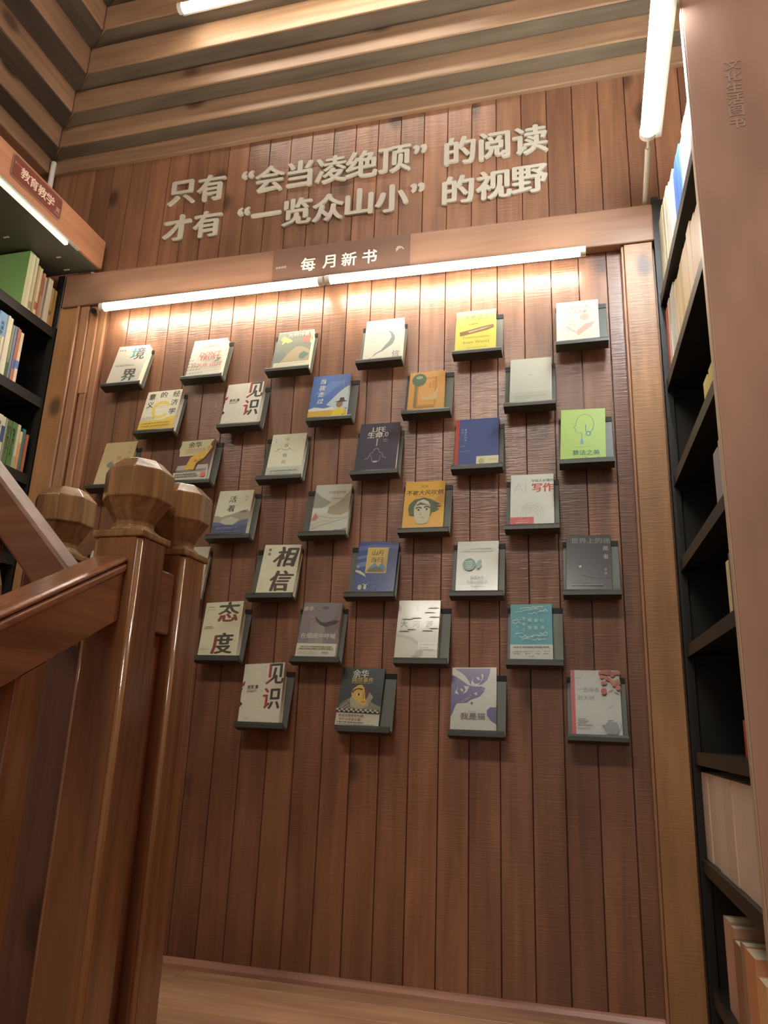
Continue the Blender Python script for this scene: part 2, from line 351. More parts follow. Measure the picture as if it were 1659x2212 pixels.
for t0, rr in ((0.3, 0.022), (0.9, 0.016), (1.6, 0.010)):
    for j in range(6):
        a0, a1 = t0+j*0.28, t0+(j+1)*0.28
        q.prism([(0.245+rr*math.cos(a0), -0.0055, 0.085+rr*math.sin(a0)), (0.245+rr*math.cos(a1), -0.0055, 0.085+rr*math.sin(a1)), (0.245+(rr-.003)*math.cos(a1), -0.0055, 0.085+(rr-.003)*math.sin(a1)), (0.245+(rr-.003)*math.cos(a0), -0.0055, 0.085+(rr-.003)*math.sin(a0))],
                [(0.245+rr*math.cos(a0), -0.004, 0.085+rr*math.sin(a0)), (0.245+rr*math.cos(a1), -0.004, 0.085+rr*math.sin(a1)), (0.245+(rr-.003)*math.cos(a1), -0.004, 0.085+(rr-.003)*math.sin(a1)), (0.245+(rr-.003)*math.cos(a0), -0.004, 0.085+(rr-.003)*math.sin(a0))])
q.build('emblem', plain((180, 172, 158), 0.5), sg)

LINES = [(0.966, '只有“会当凌绝顶”的阅读', [(0.216, 0.972), (0.362, 0.974), (0.540, 1.008), (0.647, 0.969), (0.788, 0.969), (0.931, 0.966), (1.068, 0.967), (1.211, 0.964), (1.321, 0.996), (1.489, 0.956), (1.630, 0.953), (1.772, 0.952)], 'upper line of raised off-white characters on the wall above the header board'),
         (0.775, '才有“一览众山小”的视野', [(0.214, 0.784), (0.364, 0.781), (0.538, 0.818), (0.645, 0.787), (0.788, 0.776), (0.929, 0.773), (1.066, 0.777), (1.207, 0.771), (1.315, 0.806), (1.483, 0.766), (1.626, 0.764), (1.766, 0.765)], 'lower line of raised off-white characters directly above the header board')]
for z, s, pos, lab in LINES:
    t = thing('wall_lettering', (1.0, 0.0, Z(z)), lab, 'lettering', 'raised slogan lines on the wall')
    for ch, (xx, zz) in zip(s, pos):
        glyph_solid('character', ch, 0.143, 0.011, LETTER, t, (xx-1.0, -0.002, Z(zz)-Z(z)), bold=0.036)

# ================================================================= LAMPS
def tube_lamp(name, a, b, r, mat, lab, back, cap=0.02):
    """a, b ends of the tube; back = offset of the housing from the tube"""
    a, b = Vector(a), Vector(b); t = thing(name, tuple(a), lab, 'lamp', 'tube lamps'); bk = Vector(back); d = (b-a).normalized()
    q = MB(a); q.cyl(a+d*cap, b-d*cap, r, 18); q.build('tube', mat, t, smooth=False)
    q = MB(a); side = d.cross(bk).normalized()*r*0.9; n = bk.normalized()
    c0 = [a+side+n*r*0.8, a-side+n*r*0.8, a-side*1.1+n*(r*0.8+bk.length), a+side*1.1+n*(r*0.8+bk.length)]
    q.prism(c0, [p+(b-a) for p in c0]); q.build('housing', WHITE, t, bev=0.002)
    for p, e in ((a, d), (b, -d)):
        q = MB(a); q.cyl(p, p+e*cap, r*1.12, 18); q.build('end_cap', WHITE, t)
    return t
tube_lamp('tube_lamp', (-0.062, -0.080, Z(0.374)), (0.958, -0.080, Z(0.370)), 0.017, L_HEAD, 'left half of the glowing tube lamp line under the header board', (0, 0.012, 0.010))
tube_lamp('tube_lamp', (0.968, -0.080, Z(0.372)), (1.966, -0.080, Z(0.360)), 0.017, L_HEAD, 'right half of the glowing tube lamp line under the header board', (0, 0.012, 0.010))
tube_lamp('tube_lamp', (0.325, -0.365, Z(1.606)), (1.60, -0.365, Z(1.606)), 0.020, L_TOP, 'glowing tube lamp fixed to the ceiling beams at the top edge of the picture', (0, 0.016, 0.012))
tube_lamp('tube_lamp', (2.176, -0.335, Z(0.60)), (2.176, -0.87, Z(0.604)), 0.024, L_RIGHT, 'very bright bluish white tube lamp above the right bookcase', (0.02, 0.0, 0.004))
t = thing('lamp_plug', (-0.10, -0.05, Z(0.37)), 'small black cable plug at the left end of the header tube lamp', 'plug')
q = MB((-0.10, -0.05, Z(0.37))); q.cyl((-0.145, -0.03, Z(0.40)), (-0.112, -0.06, Z(0.375)), 0.010, 12, r2=0.013); q.build('plug_body', BLACK2, t)
q = MB((-0.10, -0.05, Z(0.37))); q.cyl((-0.150, -0.027, Z(0.408)), (-0.145, -0.030, Z(0.40)), 0.005, 10); q.build('cable', WHITE, t)
def conduit(pts, r, lab):
    q = MB(pts[0])
    for a, b in zip(pts, pts[1:]): q.cyl(a, b, r, 14)
    return tag(q.build('cable_conduit', WHITE, smooth=False), lab, 'conduit')
conduit([(2.186, -0.01, Z(0.571)), (2.180, -0.285, Z(0.592))], 0.0095, 'white conduit stub running from the header board to the bright right tube lamp')
conduit([(2.180, -0.285, Z(0.592)), (2.178, -0.334, Z(0.597))], 0.005, 'thin white cable between the right conduit and the bright tube lamp')
conduit([(-0.500, -0.03, Z(1.262)-0.01), (-0.497, -0.03, Z(0.76))], 0.012, 'white pipe rising in the upper left corner behind the signed fascia')
conduit([(-0.185, -0.018, Z(0.570)), (-0.179, -0.018, Z(0.600))], 0.012, 'short white pipe stub between the header board and the left canopy')

# ================================================================= BOOK HOLDERS AND BOOKS ON THE WALL
U, RZ, HW, TH = 0.37, 0.2224, 0.1793, math.radians(14)
e_ = Vector((0, math.sin(TH), math.cos(TH))); n_ = Vector((0, -math.cos(TH), math.sin(TH)))
def plate_o(r, c): return Vector((c*U, -0.046, Z(-0.010 - r*RZ)))
HM = {}
def holder(r, c, lab):
    o = plate_o(r, c); t = thing('book_holder', o, lab, 'book holder', 'dark metal book holders on the plank wall')
    if not HM:
        def pl(x, n, e): return (x, *(Vector((0, 0, 0)) + n_*n + e_*e)[1:])
        def slab(n0, n1, e0, e1, x0=0, x1=HW):
            q = MB(); q.prism([pl(x0, n0, e0), pl(x1, n0, e0), pl(x1, n1, e0), pl(x0, n1, e0)], [pl(x0, n0, e1), pl(x1, n0, e1), pl(x1, n1, e1), pl(x0, n1, e1)]); return q
        HM['a'] = slab(-0.003, 0.0, -0.004, 0.186)
        q = MB(); prof = [(-0.002, 0.0), (0.0325, 0.0), (0.032, 0.010), (0.035, 0.011), (0.041, 0.002), (0.040, -0.010), (-0.002, -0.010)]
        q.prism([pl(0, a, b) for a, b in prof], [pl(HW, a, b) for a, b in prof]); HM['b'] = q
        q = MB(); zt = 0.176; q.box(0, HW, 0.0415, 0.0455, zt, zt+0.017); HM['c'] = q
        A = HM['a'].build('back_plate', HOLD, t, bev=0.001, seg=1); B = HM['b'].build('ledge', HOLD_D, t); C_ = HM['c'].build('hanging_strip', BLACK2, t)
        HM['o'] = (A, B, C_)
    else:
        for s in HM['o']:
            d = s.copy(); sc.collection.objects.link(d); d.parent = t
    return t
PM = {}
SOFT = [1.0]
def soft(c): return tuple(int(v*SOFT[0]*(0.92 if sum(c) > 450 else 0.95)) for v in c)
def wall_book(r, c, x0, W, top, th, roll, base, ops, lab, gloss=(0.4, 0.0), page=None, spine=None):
    SOFT[0] = (0.86, 0.95)[r] if r < 2 else 1.0  # top two rows get darker cover colours to offset the close header lamp
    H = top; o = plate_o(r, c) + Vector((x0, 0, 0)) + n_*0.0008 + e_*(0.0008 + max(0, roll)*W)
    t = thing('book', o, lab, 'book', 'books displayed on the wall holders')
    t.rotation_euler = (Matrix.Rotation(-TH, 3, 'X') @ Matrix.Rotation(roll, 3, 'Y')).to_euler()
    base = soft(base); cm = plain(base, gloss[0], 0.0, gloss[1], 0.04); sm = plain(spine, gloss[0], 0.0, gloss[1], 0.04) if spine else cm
    ct = 0.0016
    q = MB(); q.box(0, W, -th, -th+ct, 0, H); q.box(0, W, -ct, 0, 0, H); q.box(0, ct, -th+ct, -ct, 0, H, 1)
    cov = q.build('cover', [cm, sm], t, bev=0.0005, seg=1)
    q = MB(); q.box(ct, W-0.0025, -th+ct, -ct, 0.002, H-0.0025); q.build('pages', PAGES, t)
    p = Print(W, H, -th, gloss); p.do(ops); p.build(cov)
    return t
GL = (0.24, 0.25); MAT = (0.42, 0.0); SG = (0.5, 0.0)
INK = (52, 50, 44); GREY = (130, 128, 118); RED = (150, 52, 40); WH = (232, 226, 206)
JIANSHI = [('t', '见', .79, .80, .56, INK, dict(bold=.03, sx=.84, split=('x', .26, RED))), ('t', '识', .76, .37, .54, INK, dict(bold=.03, sx=.84, split=('x', .33, RED))),
           ('p', [(0, .66), (.07, .70), (.06, .62), (.02, .60), (0, .58)], RED), ('p', [(0, .57), (.03, .56), (0, .52)], INK), ('p', [(0, .34), (.07, .29), (0, .24)], INK),
           ('t', '吴军 著', .27, .585, .085, INK, dict(bold=.02)), ('d', .14, .38, .545, .008, GREY, 3), ('d', .14, .38, .52, .008, GREY, 4), ('d', .14, .38, .495, .01, (90, 88, 80), 5),
           ('d', .15, .27, .03, .008, (150, 130, 120), 6)] + [('v', '无界思想', .545, .93, .035, .09, GREY), ('v', '成为你自', .50, .50, .035, .09, GREY)]
BK = []
def bk(*a, **k): BK.append((a, k))
bk(0, 0, .013, .151, .211, .028, .027, (228, 220, 200), [('t', '境', .70, .77, .46, (92, 88, 76), dict(bold=.03, split=('x', .36, (74, 160, 150)))), ('t', '界', .64, .19, .46, (92, 88, 76), dict(bold=.03)), ('r', .50, .105, .80, .13, (74, 160, 150)),
   ('t', '吴军 著', .16, .88, .07, INK), ('d', .12, .60, .47, .010, (160, 150, 120), 1), ('d', .12, .74, .43, .018, (100, 96, 84), 2)], 'cream book with two large grey and teal characters, top row far left')
bk(0, 1, .012, .152, .204, .026, -.01, (236, 228, 206), [('d', .25, .75, .84, .010, (130, 120, 100), 7), ('d', .28, .75, .78, .016, (130, 120, 100), 8), ('t', "DON'T", .60, .575, .20, (224, 130, 110), dict(bold=.01, shear=.15)), ('t', 'TRUST', .60, .46, .20, (216, 92, 74), dict(bold=.015, shear=.15)), ('t', 'YOUR GUT', .56, .27, .18, (222, 118, 98), dict(bold=.01, shear=.15)),
   ('p', [(.74, .33), (.86, .40), (.84, .44), (.96, .44), (.88, .36), (.80, .34)], (84, 130, 86)), ('d', .55, .95, .09, .008, (200, 150, 130), 9)] +
   [('l', [(.03+.085*i, .05+.085*j), (.075+.085*i, .075+.085*j)], .02, (90, 100, 84)) for j in range(7) for i in range(max(0, 6-j)) if i < [6, 5, 4, 4, 3, 2, 1][j]], 'cream book with red slanted capitals and dark dashes, top row second')
bk(1, .5, .009, .159, .209, .028, -.012, (232, 226, 200), [('arc', .52, .50, .22, .20, .5, 5.6, .09, (236, 210, 96)), ('r', 0, 0, 1, .235, (232, 200, 84)), ('p', [(.62, .235), (1, .235), (1, .34), (.8, .30)], (236, 206, 90)),
   ('v', '经济学', .86, .89, .21, .225, INK, dict(bold=.012)), ('t', '的', .50, .89, .21, INK, dict(bold=.012)), ('v', '意义', .17, .86, .21, .215, INK, dict(bold=.012)), ('d', .43, .62, .64, .01, (196, 160, 70), 10), ('d', .40, .66, .585, .012, (196, 160, 70), 11), ('d', .40, .66, .54, .010, (196, 160, 70), 12),
   ('v', '经济', .13, .52, .035, .05, GREY), ('t', '经济学家', .24, .29, .09, (150, 150, 130)), ('d', .10, .90, .14, .02, (150, 120, 50), 13), ('d', .10, .90, .06, .022, (150, 120, 50), 14)], 'yellow and cream book with nine dark upright characters and yellow swirl')
bk(0, 2, .020, .152, .205, .020, -.016, (230, 226, 190), [('r', 0, .17, .97, .98, (120, 124, 96)), ('p', [(0, .17), (0, .42), (.2, .5), (.34, .36), (.30, .22)], (104, 116, 100)), ('p', [(.18, .17), (.36, .40), (.55, .56), (.72, .57), (.97, .44), (.97, .17)], (176, 156, 112)),
   ('e', .84, .76, .15, .11, (176, 92, 60)), ('p', [(.08, .80), (.17, .88), (.24, .84), (.34, .80), (.44, .73), (.32, .68), (.24, .72), (.14, .64), (.16, .74)], (232, 214, 96)), ('e', .78, .30, .10, .08, (96, 120, 90)), ('p', [(.68, .36), (.80, .42), (.96, .34), (.90, .28)], (88, 120, 96)),
   ('t', '光明诗者', .58, .90, .15, WH, dict(bold=.02)), ('p', [(.88, .98), (.97, .98), (.97, .62), (.93, .66), (.94, .84)], (226, 224, 150)), ('d', .08, .90, .11, .010, (170, 160, 120), 15), ('d', .08, .60, .06, .008, (170, 160, 120), 16)], 'book with an olive landscape painting and a red ball, top row third from left', gloss=SG)
bk(1, 1.5, .005, .157, .212, .026, -.024, (222, 216, 196), JIANSHI, 'white book with large dark and red characters, second row from the top', page=None)
bk(1, 2.5, -.004, .154, .220, .020, -.011, (92, 118, 168), [('r', 0, 0, 1, .17, (206, 168, 84)), ('p', [(0, .17), (0, .22), (.15, .26), (.4, .22), (.7, .26), (1, .17)], (214, 214, 200)), ('p', [(.45, .30), (.72, .55), (.9, .68), (1, .72), (1, .20), (.7, .2)], (186, 196, 196)), ('p', [(.1, .58), (.5, .84), (.9, .84), (.6, .66), (.4, .5)], (108, 136, 184)),
   ('v', '当我走过', .28, .86, .17, .155, WH, dict(bold=.015, hand=2)), ('p', [(.60, 0), (.66, .16), (.78, .20), (.93, .18), (.97, 0)], (214, 196, 60)), ('e', .80, .29, .085, .075, (140, 112, 90)), ('p', [(.66, .345), (.78, .37), (.80, .44), (.90, .44), (.92, .37), (1.0, .35), (.9, .335), (.76, .335)], (84, 76, 62)), ('p', [(.86, .02), (.96, .08), (.90, .0)], (90, 84, 60)), ('v', '小说作品', .84, .87, .05, .045, (170, 186, 206))], 'blue book with a hatted figure in yellow and white handwriting', gloss=GL)
bk(0, 3, .022, .152, .213, .024, -.020, (226, 222, 198), [('p', [(.58, .70), (.70, .66), (.78, .56), (.80, .46), (.74, .34), (.62, .26), (.52, .20), (.36, .14), (.22, .05), (.30, .14), (.46, .22), (.56, .34), (.64, .42), (.70, .52), (.68, .62)], (128, 134, 122)), ('p', [(.10, .015), (.22, .06), (.18, .01)], (120, 74, 54)), ('t', '信', .84, .10, .22, (110, 112, 98), dict(hand=2)), ('d', .14, .32, .43, .014, (190, 184, 160), 17)], 'cream book with one curved grey brush stroke, top row fourth from left', gloss=SG)
bk(0, 4, .004, .151, .220, .014, -.007, (226, 214, 104), [('t', '不想会少', .52, .83, .17, (120, 108, 60), dict(hand=2)), ('p', [(.10, .50), (.30, .53), (.70, .60), (.93, .63), (.96, .55), (.80, .50), (.40, .44), (.12, .40)], (140, 116, 84)), ('p', [(.3, .50), (.7, .565), (.9, .59), (.7, .53), (.35, .465)], (196, 170, 130)), ('t', 'Communicator', .52, .36, .11, (150, 138, 66)), ('t', 'from World', .52, .24, .13, (150, 138, 66)), ('d', .34, .56, .66, .02, (140, 128, 66), 18), ('d', .30, .80, .10, .010, (150, 138, 66), 19)], 'glossy yellow book with a brown pen stroke across it, top row', gloss=GL)
bk(1, 3.5, .014, .136, .201, .014, -.006, (196, 148, 88), [('r', .20, .12, .78, .86, (180, 130, 74)), ('r', .28, .18, .72, .80, (200, 150, 92)), ('r', .16, .12, .24, .70, (128, 116, 82)), ('r', .20, .10, .74, .14, (150, 120, 76)), ('e', .28, .80, .20, .16, (92, 108, 84)), ('e', .28, .86, .10, .04, (140, 152, 120)), ('v', '民国时期', .68, .74, .05, .05, (140, 76, 50)), ('v', '旧影录', .60, .70, .05, .05, (140, 76, 50)), ('p', [(.34, .34), (.70, .42), (.84, .62), (.80, .30), (.40, .26)], (196, 170, 120)), ('d', .30, .62, .22, .015, (214, 150, 70), 20)], 'small tan orange book with a dark green disc at its top corner', gloss=GL)
bk(0, 5, .003, .148, .208, .020, .005, (230, 222, 196), [('t', '一看大世界', .50, .84, .11, (150, 140, 116), dict(shear=.2, bold=.01)), ('t', '生活方案', .50, .73, .12, (150, 140, 116), dict(shear=.2, bold=.01)), ('e', .66, .59, .11, .085, (228, 176, 154)), ('e', .31, .60, .05, .03, (196, 198, 172)), ('p', [(.46, .24), (.56, .33), (.68, .42), (.90, .46), (.82, .34), (.66, .24), (.50, .14)], (226, 170, 150)), ('p', [(.22, .38), (.28, .30), (.46, .20), (.48, .24), (.34, .32), (.28, .40)], (222, 186, 164)), ('l', [(.28, .44), (.44, .40)], .02, (200, 176, 146)), ('l', [(.30, .50), (.42, .47)], .015, (160, 160, 130)), ('d', .10, .9, .03, .008, (180, 172, 150), 21), ('arc', .85, .09, .09, .06, 0, 6.28, .012, (196, 196, 186))], 'cream book with a pink circle and open hand, top row far right', gloss=SG)
bk(1, 4.5, .018, .147, .218, .018, .010, (192, 190, 174), [('r', 0, 0, 1, .245, (184, 184, 166)), ('r', .44, .30, .80, .31, (206, 204, 190)), ('d', .46, .54, .62, .012, (140, 136, 120), 22), ('d', .14, .86, .15, .012, (160, 158, 142), 23), ('d', .14, .50, .10, .012, (160, 158, 142), 24)], 'plain pale grey book in a shiny wrapper under the cream hand book', gloss=GL)
bk(2, 0, .012, .149, .228, .012, -.011, (214, 192, 140), [('v', '为什么是', .84, .84, .09, .10, (150, 110, 70), dict(hand=1)), ('t', '狗', .56, .62, .16, (176, 92, 50)), ('e', .34, .48, .10, .07, (128, 136, 120)), ('v', '诗集', .14, .88, .04, .05, (140, 120, 80))], 'yellowish cream book partly hidden behind the nearest newel knob')
bk(2, 1, .006, .149, .206, .022, -.024, (98, 66, 58), [('p', [(.02, .98), (.98, .98), (.90, .88), (.92, .80), (.84, .70), (.62, .62), (.44, .60), (.04, .60), (.03, .7), (0, .78), (.03, .88)], (206, 200, 156)), ('t', '余华', .44, .87, .20, INK, dict(bold=.02)), ('t', '创造的错误', .48, .735, .12, (180, 130, 70)), ('d', .2, .8, .66, .010, (170, 150, 100), 25),
   ('r', 0, 0, 1, .20, (198, 194, 170)), ('p', [(.04, .21), (.08, .36), (.32, .37), (.30, .26), (.60, .22), (.66, .36), (.96, .36), (1, .2)], (176, 172, 160)), ('p', [(.28, .26), (.40, .55), (.56, .62), (.90, .72), (.98, .82), (.93, .70), (.88, .62), (.80, .52), (.60, .40), (.56, .24)], (206, 164, 60)), ('p', [(.5, .44), (.56, .52), (.62, .46), (.68, .52), (.74, .48), (.64, .42)], (170, 128, 44)), ('e', .9, .76, .07, .06, (214, 174, 74)), ('e', .82, .64, .07, .05, (210, 170, 70)),
   ('d', .06, .70, .13, .035, (120, 110, 96), 26), ('d', .06, .76, .07, .035, (120, 110, 96), 27), ('e', .88, .11, .08, .06, (206, 110, 80))] + [('l', [(.03+.055*i, .20), (.06+.055*i, .24)], .022, INK) for i in range(17)], 'purple brown book with a yellow hand under a torn paper sheet')
bk(2, 2, .029, .141, .203, .024, 0, (214, 214, 182), [('v', '山谷', .46, .88, .13, .16, (92, 92, 72)), ('v', '微风', .46, .48, .13, .16, (92, 92, 72)), ('l', [(.14, .57), (.24, .62), (.33, .65), (.40, .61), (.48, .60), (.56, .64), (.66, .60)], .012, (120, 116, 90)), ('l', [(.70, .57), (.86, .62)], .012, (140, 136, 110)), ('e', .56, .645, .014, .01, (190, 80, 60)), ('e', .24, .63, .014, .01, (80, 80, 66)), ('v', '张晓', .14, .87, .055, .06, (130, 128, 100)), ('r', 0, 0, 1, .21, (186, 194, 172)), ('d', .12, .90, .10, .028, (130, 134, 116), 28), ('d', .12, .70, .05, .014, (150, 154, 136), 29)], 'pale green white book with a thin column of characters and dark band')
bk(2, 3, .013, .152, .222, .026, .007, (72, 70, 78), [('t', 'LIFE', .48, .86, .20, (206, 202, 180), dict(bold=.01)), ('t', '生命', .40, .745, .20, (206, 202, 180), dict(bold=.02)), ('t', '3.0', .62, .745, .20, (206, 202, 180), dict(bold=.01)), ('d', .62, .74, .63, .014, (170, 166, 160), 30), ('d', .62, .74, .59, .012, (150, 146, 140), 31), ('l', [(.47, .66), (.47, .50)], .025, (190, 186, 170)), ('arc', .48, .40, .06, .05, 0, 3.14, .02, (150, 140, 160)), ('l', [(.42, .38), (.34, .34), (.30, .25), (.20, .22)], .02, (140, 130, 150)), ('l', [(.54, .38), (.64, .34), (.66, .27), (.74, .24)], .02, (140, 130, 150)), ('l', [(.36, .30), (.40, .18), (.58, .18), (.60, .30)], .02, (120, 112, 130)), ('e', .48, .17, .07, .018, (190, 160, 180))], 'dark slate book with white blocky title and faint figure', gloss=GL)
bk(3, 2.5, .034, .140, .213, .020, .003, (190, 190, 168), [('p', [(0, .86), (.20, .74), (.48, .62), (.36, .54), (.24, .50), (0, .50)], (140, 140, 120)), ('p', [(1, .90), (.84, .74), (.66, .60), (.46, .52), (.42, .40), (.56, .36), (.80, .34), (1, .42)], (152, 142, 112)), ('p', [(0, .50), (.22, .50), (.44, .52), (.42, .40), (.3, .36), (.1, .42), (0, .38)], (202, 202, 182)), ('p', [(0, .24), (.10, .40), (.20, .30), (.12, .24)], (172, 112, 88)), ('l', [(.12, .34), (.4, .30), (.7, .28), (1, .30)], .02, (158, 152, 126)), ('l', [(0, .05), (.3, .14), (.6, .20), (1, .28)], .03, (160, 156, 132)), ('l', [(0, .12), (.3, .22), (.6, .24)], .016, (166, 160, 136)), ('p', [(.58, .0), (.70, .05), (.84, .04), (.94, .07), (1, .08), (1, 0)], (128, 128, 122)), ('t', '古诗词大会', .62, .83, .10, (190, 150, 120)), ('d', .5, .74, .69, .010, (130, 124, 100), 32)], 'grey book with a faded mountain river landscape cover')
bk(2, 4, .007, .156, .219, .016, -.006, (72, 86, 124), [('r', 0, 0, .085, 1, (176, 74, 60)), ('v', '重读近代史', .235, .77, .06, .055, (170, 178, 190)), ('v', '随想', .16, .77, .06, .055, (140, 150, 170)), ('l', [(.13, .42), (.24, .43)], .012, (150, 160, 180)), ('l', [(.13, .31), (.34, .33)], .010, (140, 150, 170)), ('r', .50, .03, 1, .20, (206, 200, 160)), ('e', .62, .10, .07, .055, (176, 170, 124)), ('d', .78, .97, .11, .014, (170, 160, 120), 33)], 'blue book with a red spine strip and cream corner label', gloss=GL)
bk(3, 3.5, .007, .147, .214, .010, -.002, (214, 164, 68), [('t', '莫言', .48, .895, .10, (150, 130, 56), dict(bold=.02)), ('t', '不被大风吹倒', .50, .765, .155, (64, 66, 44), dict(hand=2, bold=.01)), ('d', .28, .74, .68, .008, (150, 124, 60), 34), ('p', [(.16, .30), (.12, .42), (.14, .52), (.26, .62), (.50, .66), (.66, .62), (.80, .56), (.90, .52), (.80, .52), (.93, .47), (.80, .45), (.88, .41), (.76, .36), (.70, .36), (.68, .28), (.62, .26)], (84, 96, 72)),
   ('p', [(.30, .22), (.27, .34), (.26, .46), (.34, .58), (.48, .62), (.60, .58), (.66, .50), (.67, .36), (.66, .24), (.62, .15), (.50, .12), (.36, .13)], (194, 190, 156)), ('arc', .38, .42, .07, .04, .3, 2.9, .035, (64, 64, 50)), ('arc', .58, .43, .07, .04, .2, 2.8, .035, (64, 64, 50)), ('e', .38, .405, .025, .02, (64, 64, 50)), ('e', .58, .415, .025, .02, (64, 64, 50)), ('l', [(.44, .30), (.42, .34)], .012, (110, 106, 80)), ('arc', .49, .23, .045, .025, .3, 2.8, .012, (110, 106, 80)), ('l', [(.32, .50), (.46, .54)], .03, (84, 96, 72)), ('p', [(.36, .52), (.62, .50), (.40, .56)], (90, 100, 76))], 'orange yellow book with a drawn face and windblown hair', gloss=GL)
bk(2, 5, .002, .150, .224, .020, .032, (158, 186, 82), [('arc', .54, .69, .20, .20, -.6, 3.3, .012, (86, 118, 90)), ('l', [(.34, .67), (.29, .62), (.34, .60), (.33, .55), (.38, .52), (.47, .52), (.48, .42)], .012, (86, 118, 90)), ('l', [(.56, .68), (.56, .56), (.60, .52)], .02, (90, 126, 110)), ('arc', .62, .50, .045, .04, 0, 6.28, .03, (86, 128, 130)), ('l', [(.74, .60), (.66, .52)], .012, (86, 118, 90)), ('p', [(.44, .33), (.47, .43), (.52, .33), (.50, .29), (.45, .29)], (92, 140, 160)), ('d', .34, .66, .235, .008, (110, 140, 84), 35), ('t', '算法之美', .57, .125, .15, (72, 110, 92), dict(bold=.02)), ('arc', .70, .06, .16, .05, 3.3, 6.2, .012, (86, 118, 90))], 'lime green book with a head outline, near the right pilaster', gloss=SG)
bk(3, 4.5, .016, .146, .216, .018, .001, (208, 208, 190), [('t', 'AI', .22, .74, .36, (192, 192, 174), dict(bold=.0)), ('t', '年轻人必懂的', .74, .87, .085, (90, 88, 76), dict(bold=.02)), ('t', '写作', .75, .73, .26, (186, 66, 48), dict(bold=.035)), ('v', '王大', .84, .60, .035, .05, (150, 150, 134)), ('r', 0, 0, .54, .165, (190, 76, 58)), ('d', .16, .42, .10, .012, (220, 150, 120), 36), ('d', .14, .42, .05, .016, (230, 180, 160), 37)] + [('arc', .5, .22, .08+.06*i, .07+.05*i, -.5, 3.6, .012, (186, 186, 170)) for i in range(4)] + [('r', .15, 0, .7, -.0, (208, 208, 190))], 'white book with two bold red characters and a red corner block')
bk(3, 1.5, .011, .144, .205, .024, -.004, (208, 208, 176), [('v', '活着', .44, .80, .22, .21, (62, 60, 46), dict(bold=.02, hand=2)), ('v', '余华', .83, .85, .07, .08, (120, 118, 92)), ('p', [(0, 0), (0, .43), (.12, .42), (.22, .39), (.34, .43), (.50, .45), (.66, .50), (.80, .54), (.92, .55), (1, .50), (1, 0)], (146, 138, 112)), ('p', [(.20, .30), (.30, .37), (.5, .40), (.62, .36), (.74, .34), (.6, .22), (.3, .22)], (178, 174, 148)), ('p', [(0, 0), (0, .29), (.2, .27), (.4, .22), (.60, .22), (.8, .32), (1, .34), (1, 0)], (78, 88, 112)), ('p', [(0, 0), (0, .20), (.3, .21), (.7, .19), (1, .22), (1, 0)], (58, 66, 92)), ('p', [(.7, .50), (.85, .54), (.94, .50), (.84, .47)], (110, 100, 82)), ('d', .14, .76, .15, .014, (120, 132, 160), 38), ('d', .14, .60, .115, .014, (120, 132, 160), 39), ('d', .06, .84, .05, .010, (104, 112, 116), 40)], 'book with grey mountains over navy, right of the right newel knob')
bk(4, 2, .031, .144, .205, .026, .018, (218, 214, 178), [('t', '相', .64, .745, .60, (66, 46, 34), dict(bold=.04, shear=.12, hand=2)), ('t', '信', .60, .245, .60, (66, 46, 34), dict(bold=.04, shear=.12, hand=2)), ('v', '蔡磊', .17, .89, .085, .09, INK, dict(bold=.02)), ('v', '纪实文学作品', .08, .93, .03, .045, GREY), ('v', '感人之书', .27, .93, .025, .035, GREY), ('v', '信念之光', .10, .22, .03, .045, GREY), ('v', '希望之光', .16, .20, .03, .045, GREY), ('v', '爱', .04, .22, .03, .045, GREY)], 'cream book with two huge brown brush characters')
bk(4, 3, .023, .147, .213, .014, .021, (62, 78, 124), [('p', [(0, .90), (.4, .94), (1, .92), (1, .84), (.6, .86), (0, .82)], (86, 104, 150)), ('p', [(0, .70), (.3, .74), (.3, .68), (0, .64)], (96, 116, 156)), ('p', [(0, .56), (.2, .60), (.4, .54), (0, .48)], (100, 122, 160)), ('r', .24, .38, .76, .88, (214, 190, 110)), ('r', .255, .395, .745, .865, (206, 172, 84)), ('t', '山月', .50, .775, .16, (92, 72, 34), dict(bold=.01, hand=2)), ('t', '当归', .50, .64, .16, (92, 72, 34), dict(bold=.01, hand=2)), ('p', [(.26, .42), (.38, .53), (.46, .58), (.55, .50), (.64, .58), (.74, .48), (.74, .42)], (104, 138, 158)), ('p', [(.28, .40), (.34, .46), (.5, .50), (.66, .46), (.72, .40)], (110, 98, 60)), ('p', [(.0, .44), (.12, .42), (.24, .36), (.28, .30), (.18, .34), (0, .40)], (200, 196, 160)), ('l', [(.02, .52), (.08, .50), (.03, .47)], .02, (200, 196, 160)), ('e', .16, .105, .05, .05, (204, 198, 156)), ('e', .29, .11, .035, .05, (204, 198, 156)), ('l', [(.22, .17), (.29, .15), (.36, .17)], .018, (204, 198, 156))] +
   [('l', [(random.Random(i).uniform(0, .95), random.Random(i+50).uniform(.02, .34)), (random.Random(i).uniform(0, .95)+.04, random.Random(i+50).uniform(.02, .34)+.03)], .008, (116, 132, 166)) for i in range(36)], 'glossy blue night scene book with a yellow title panel', gloss=GL)
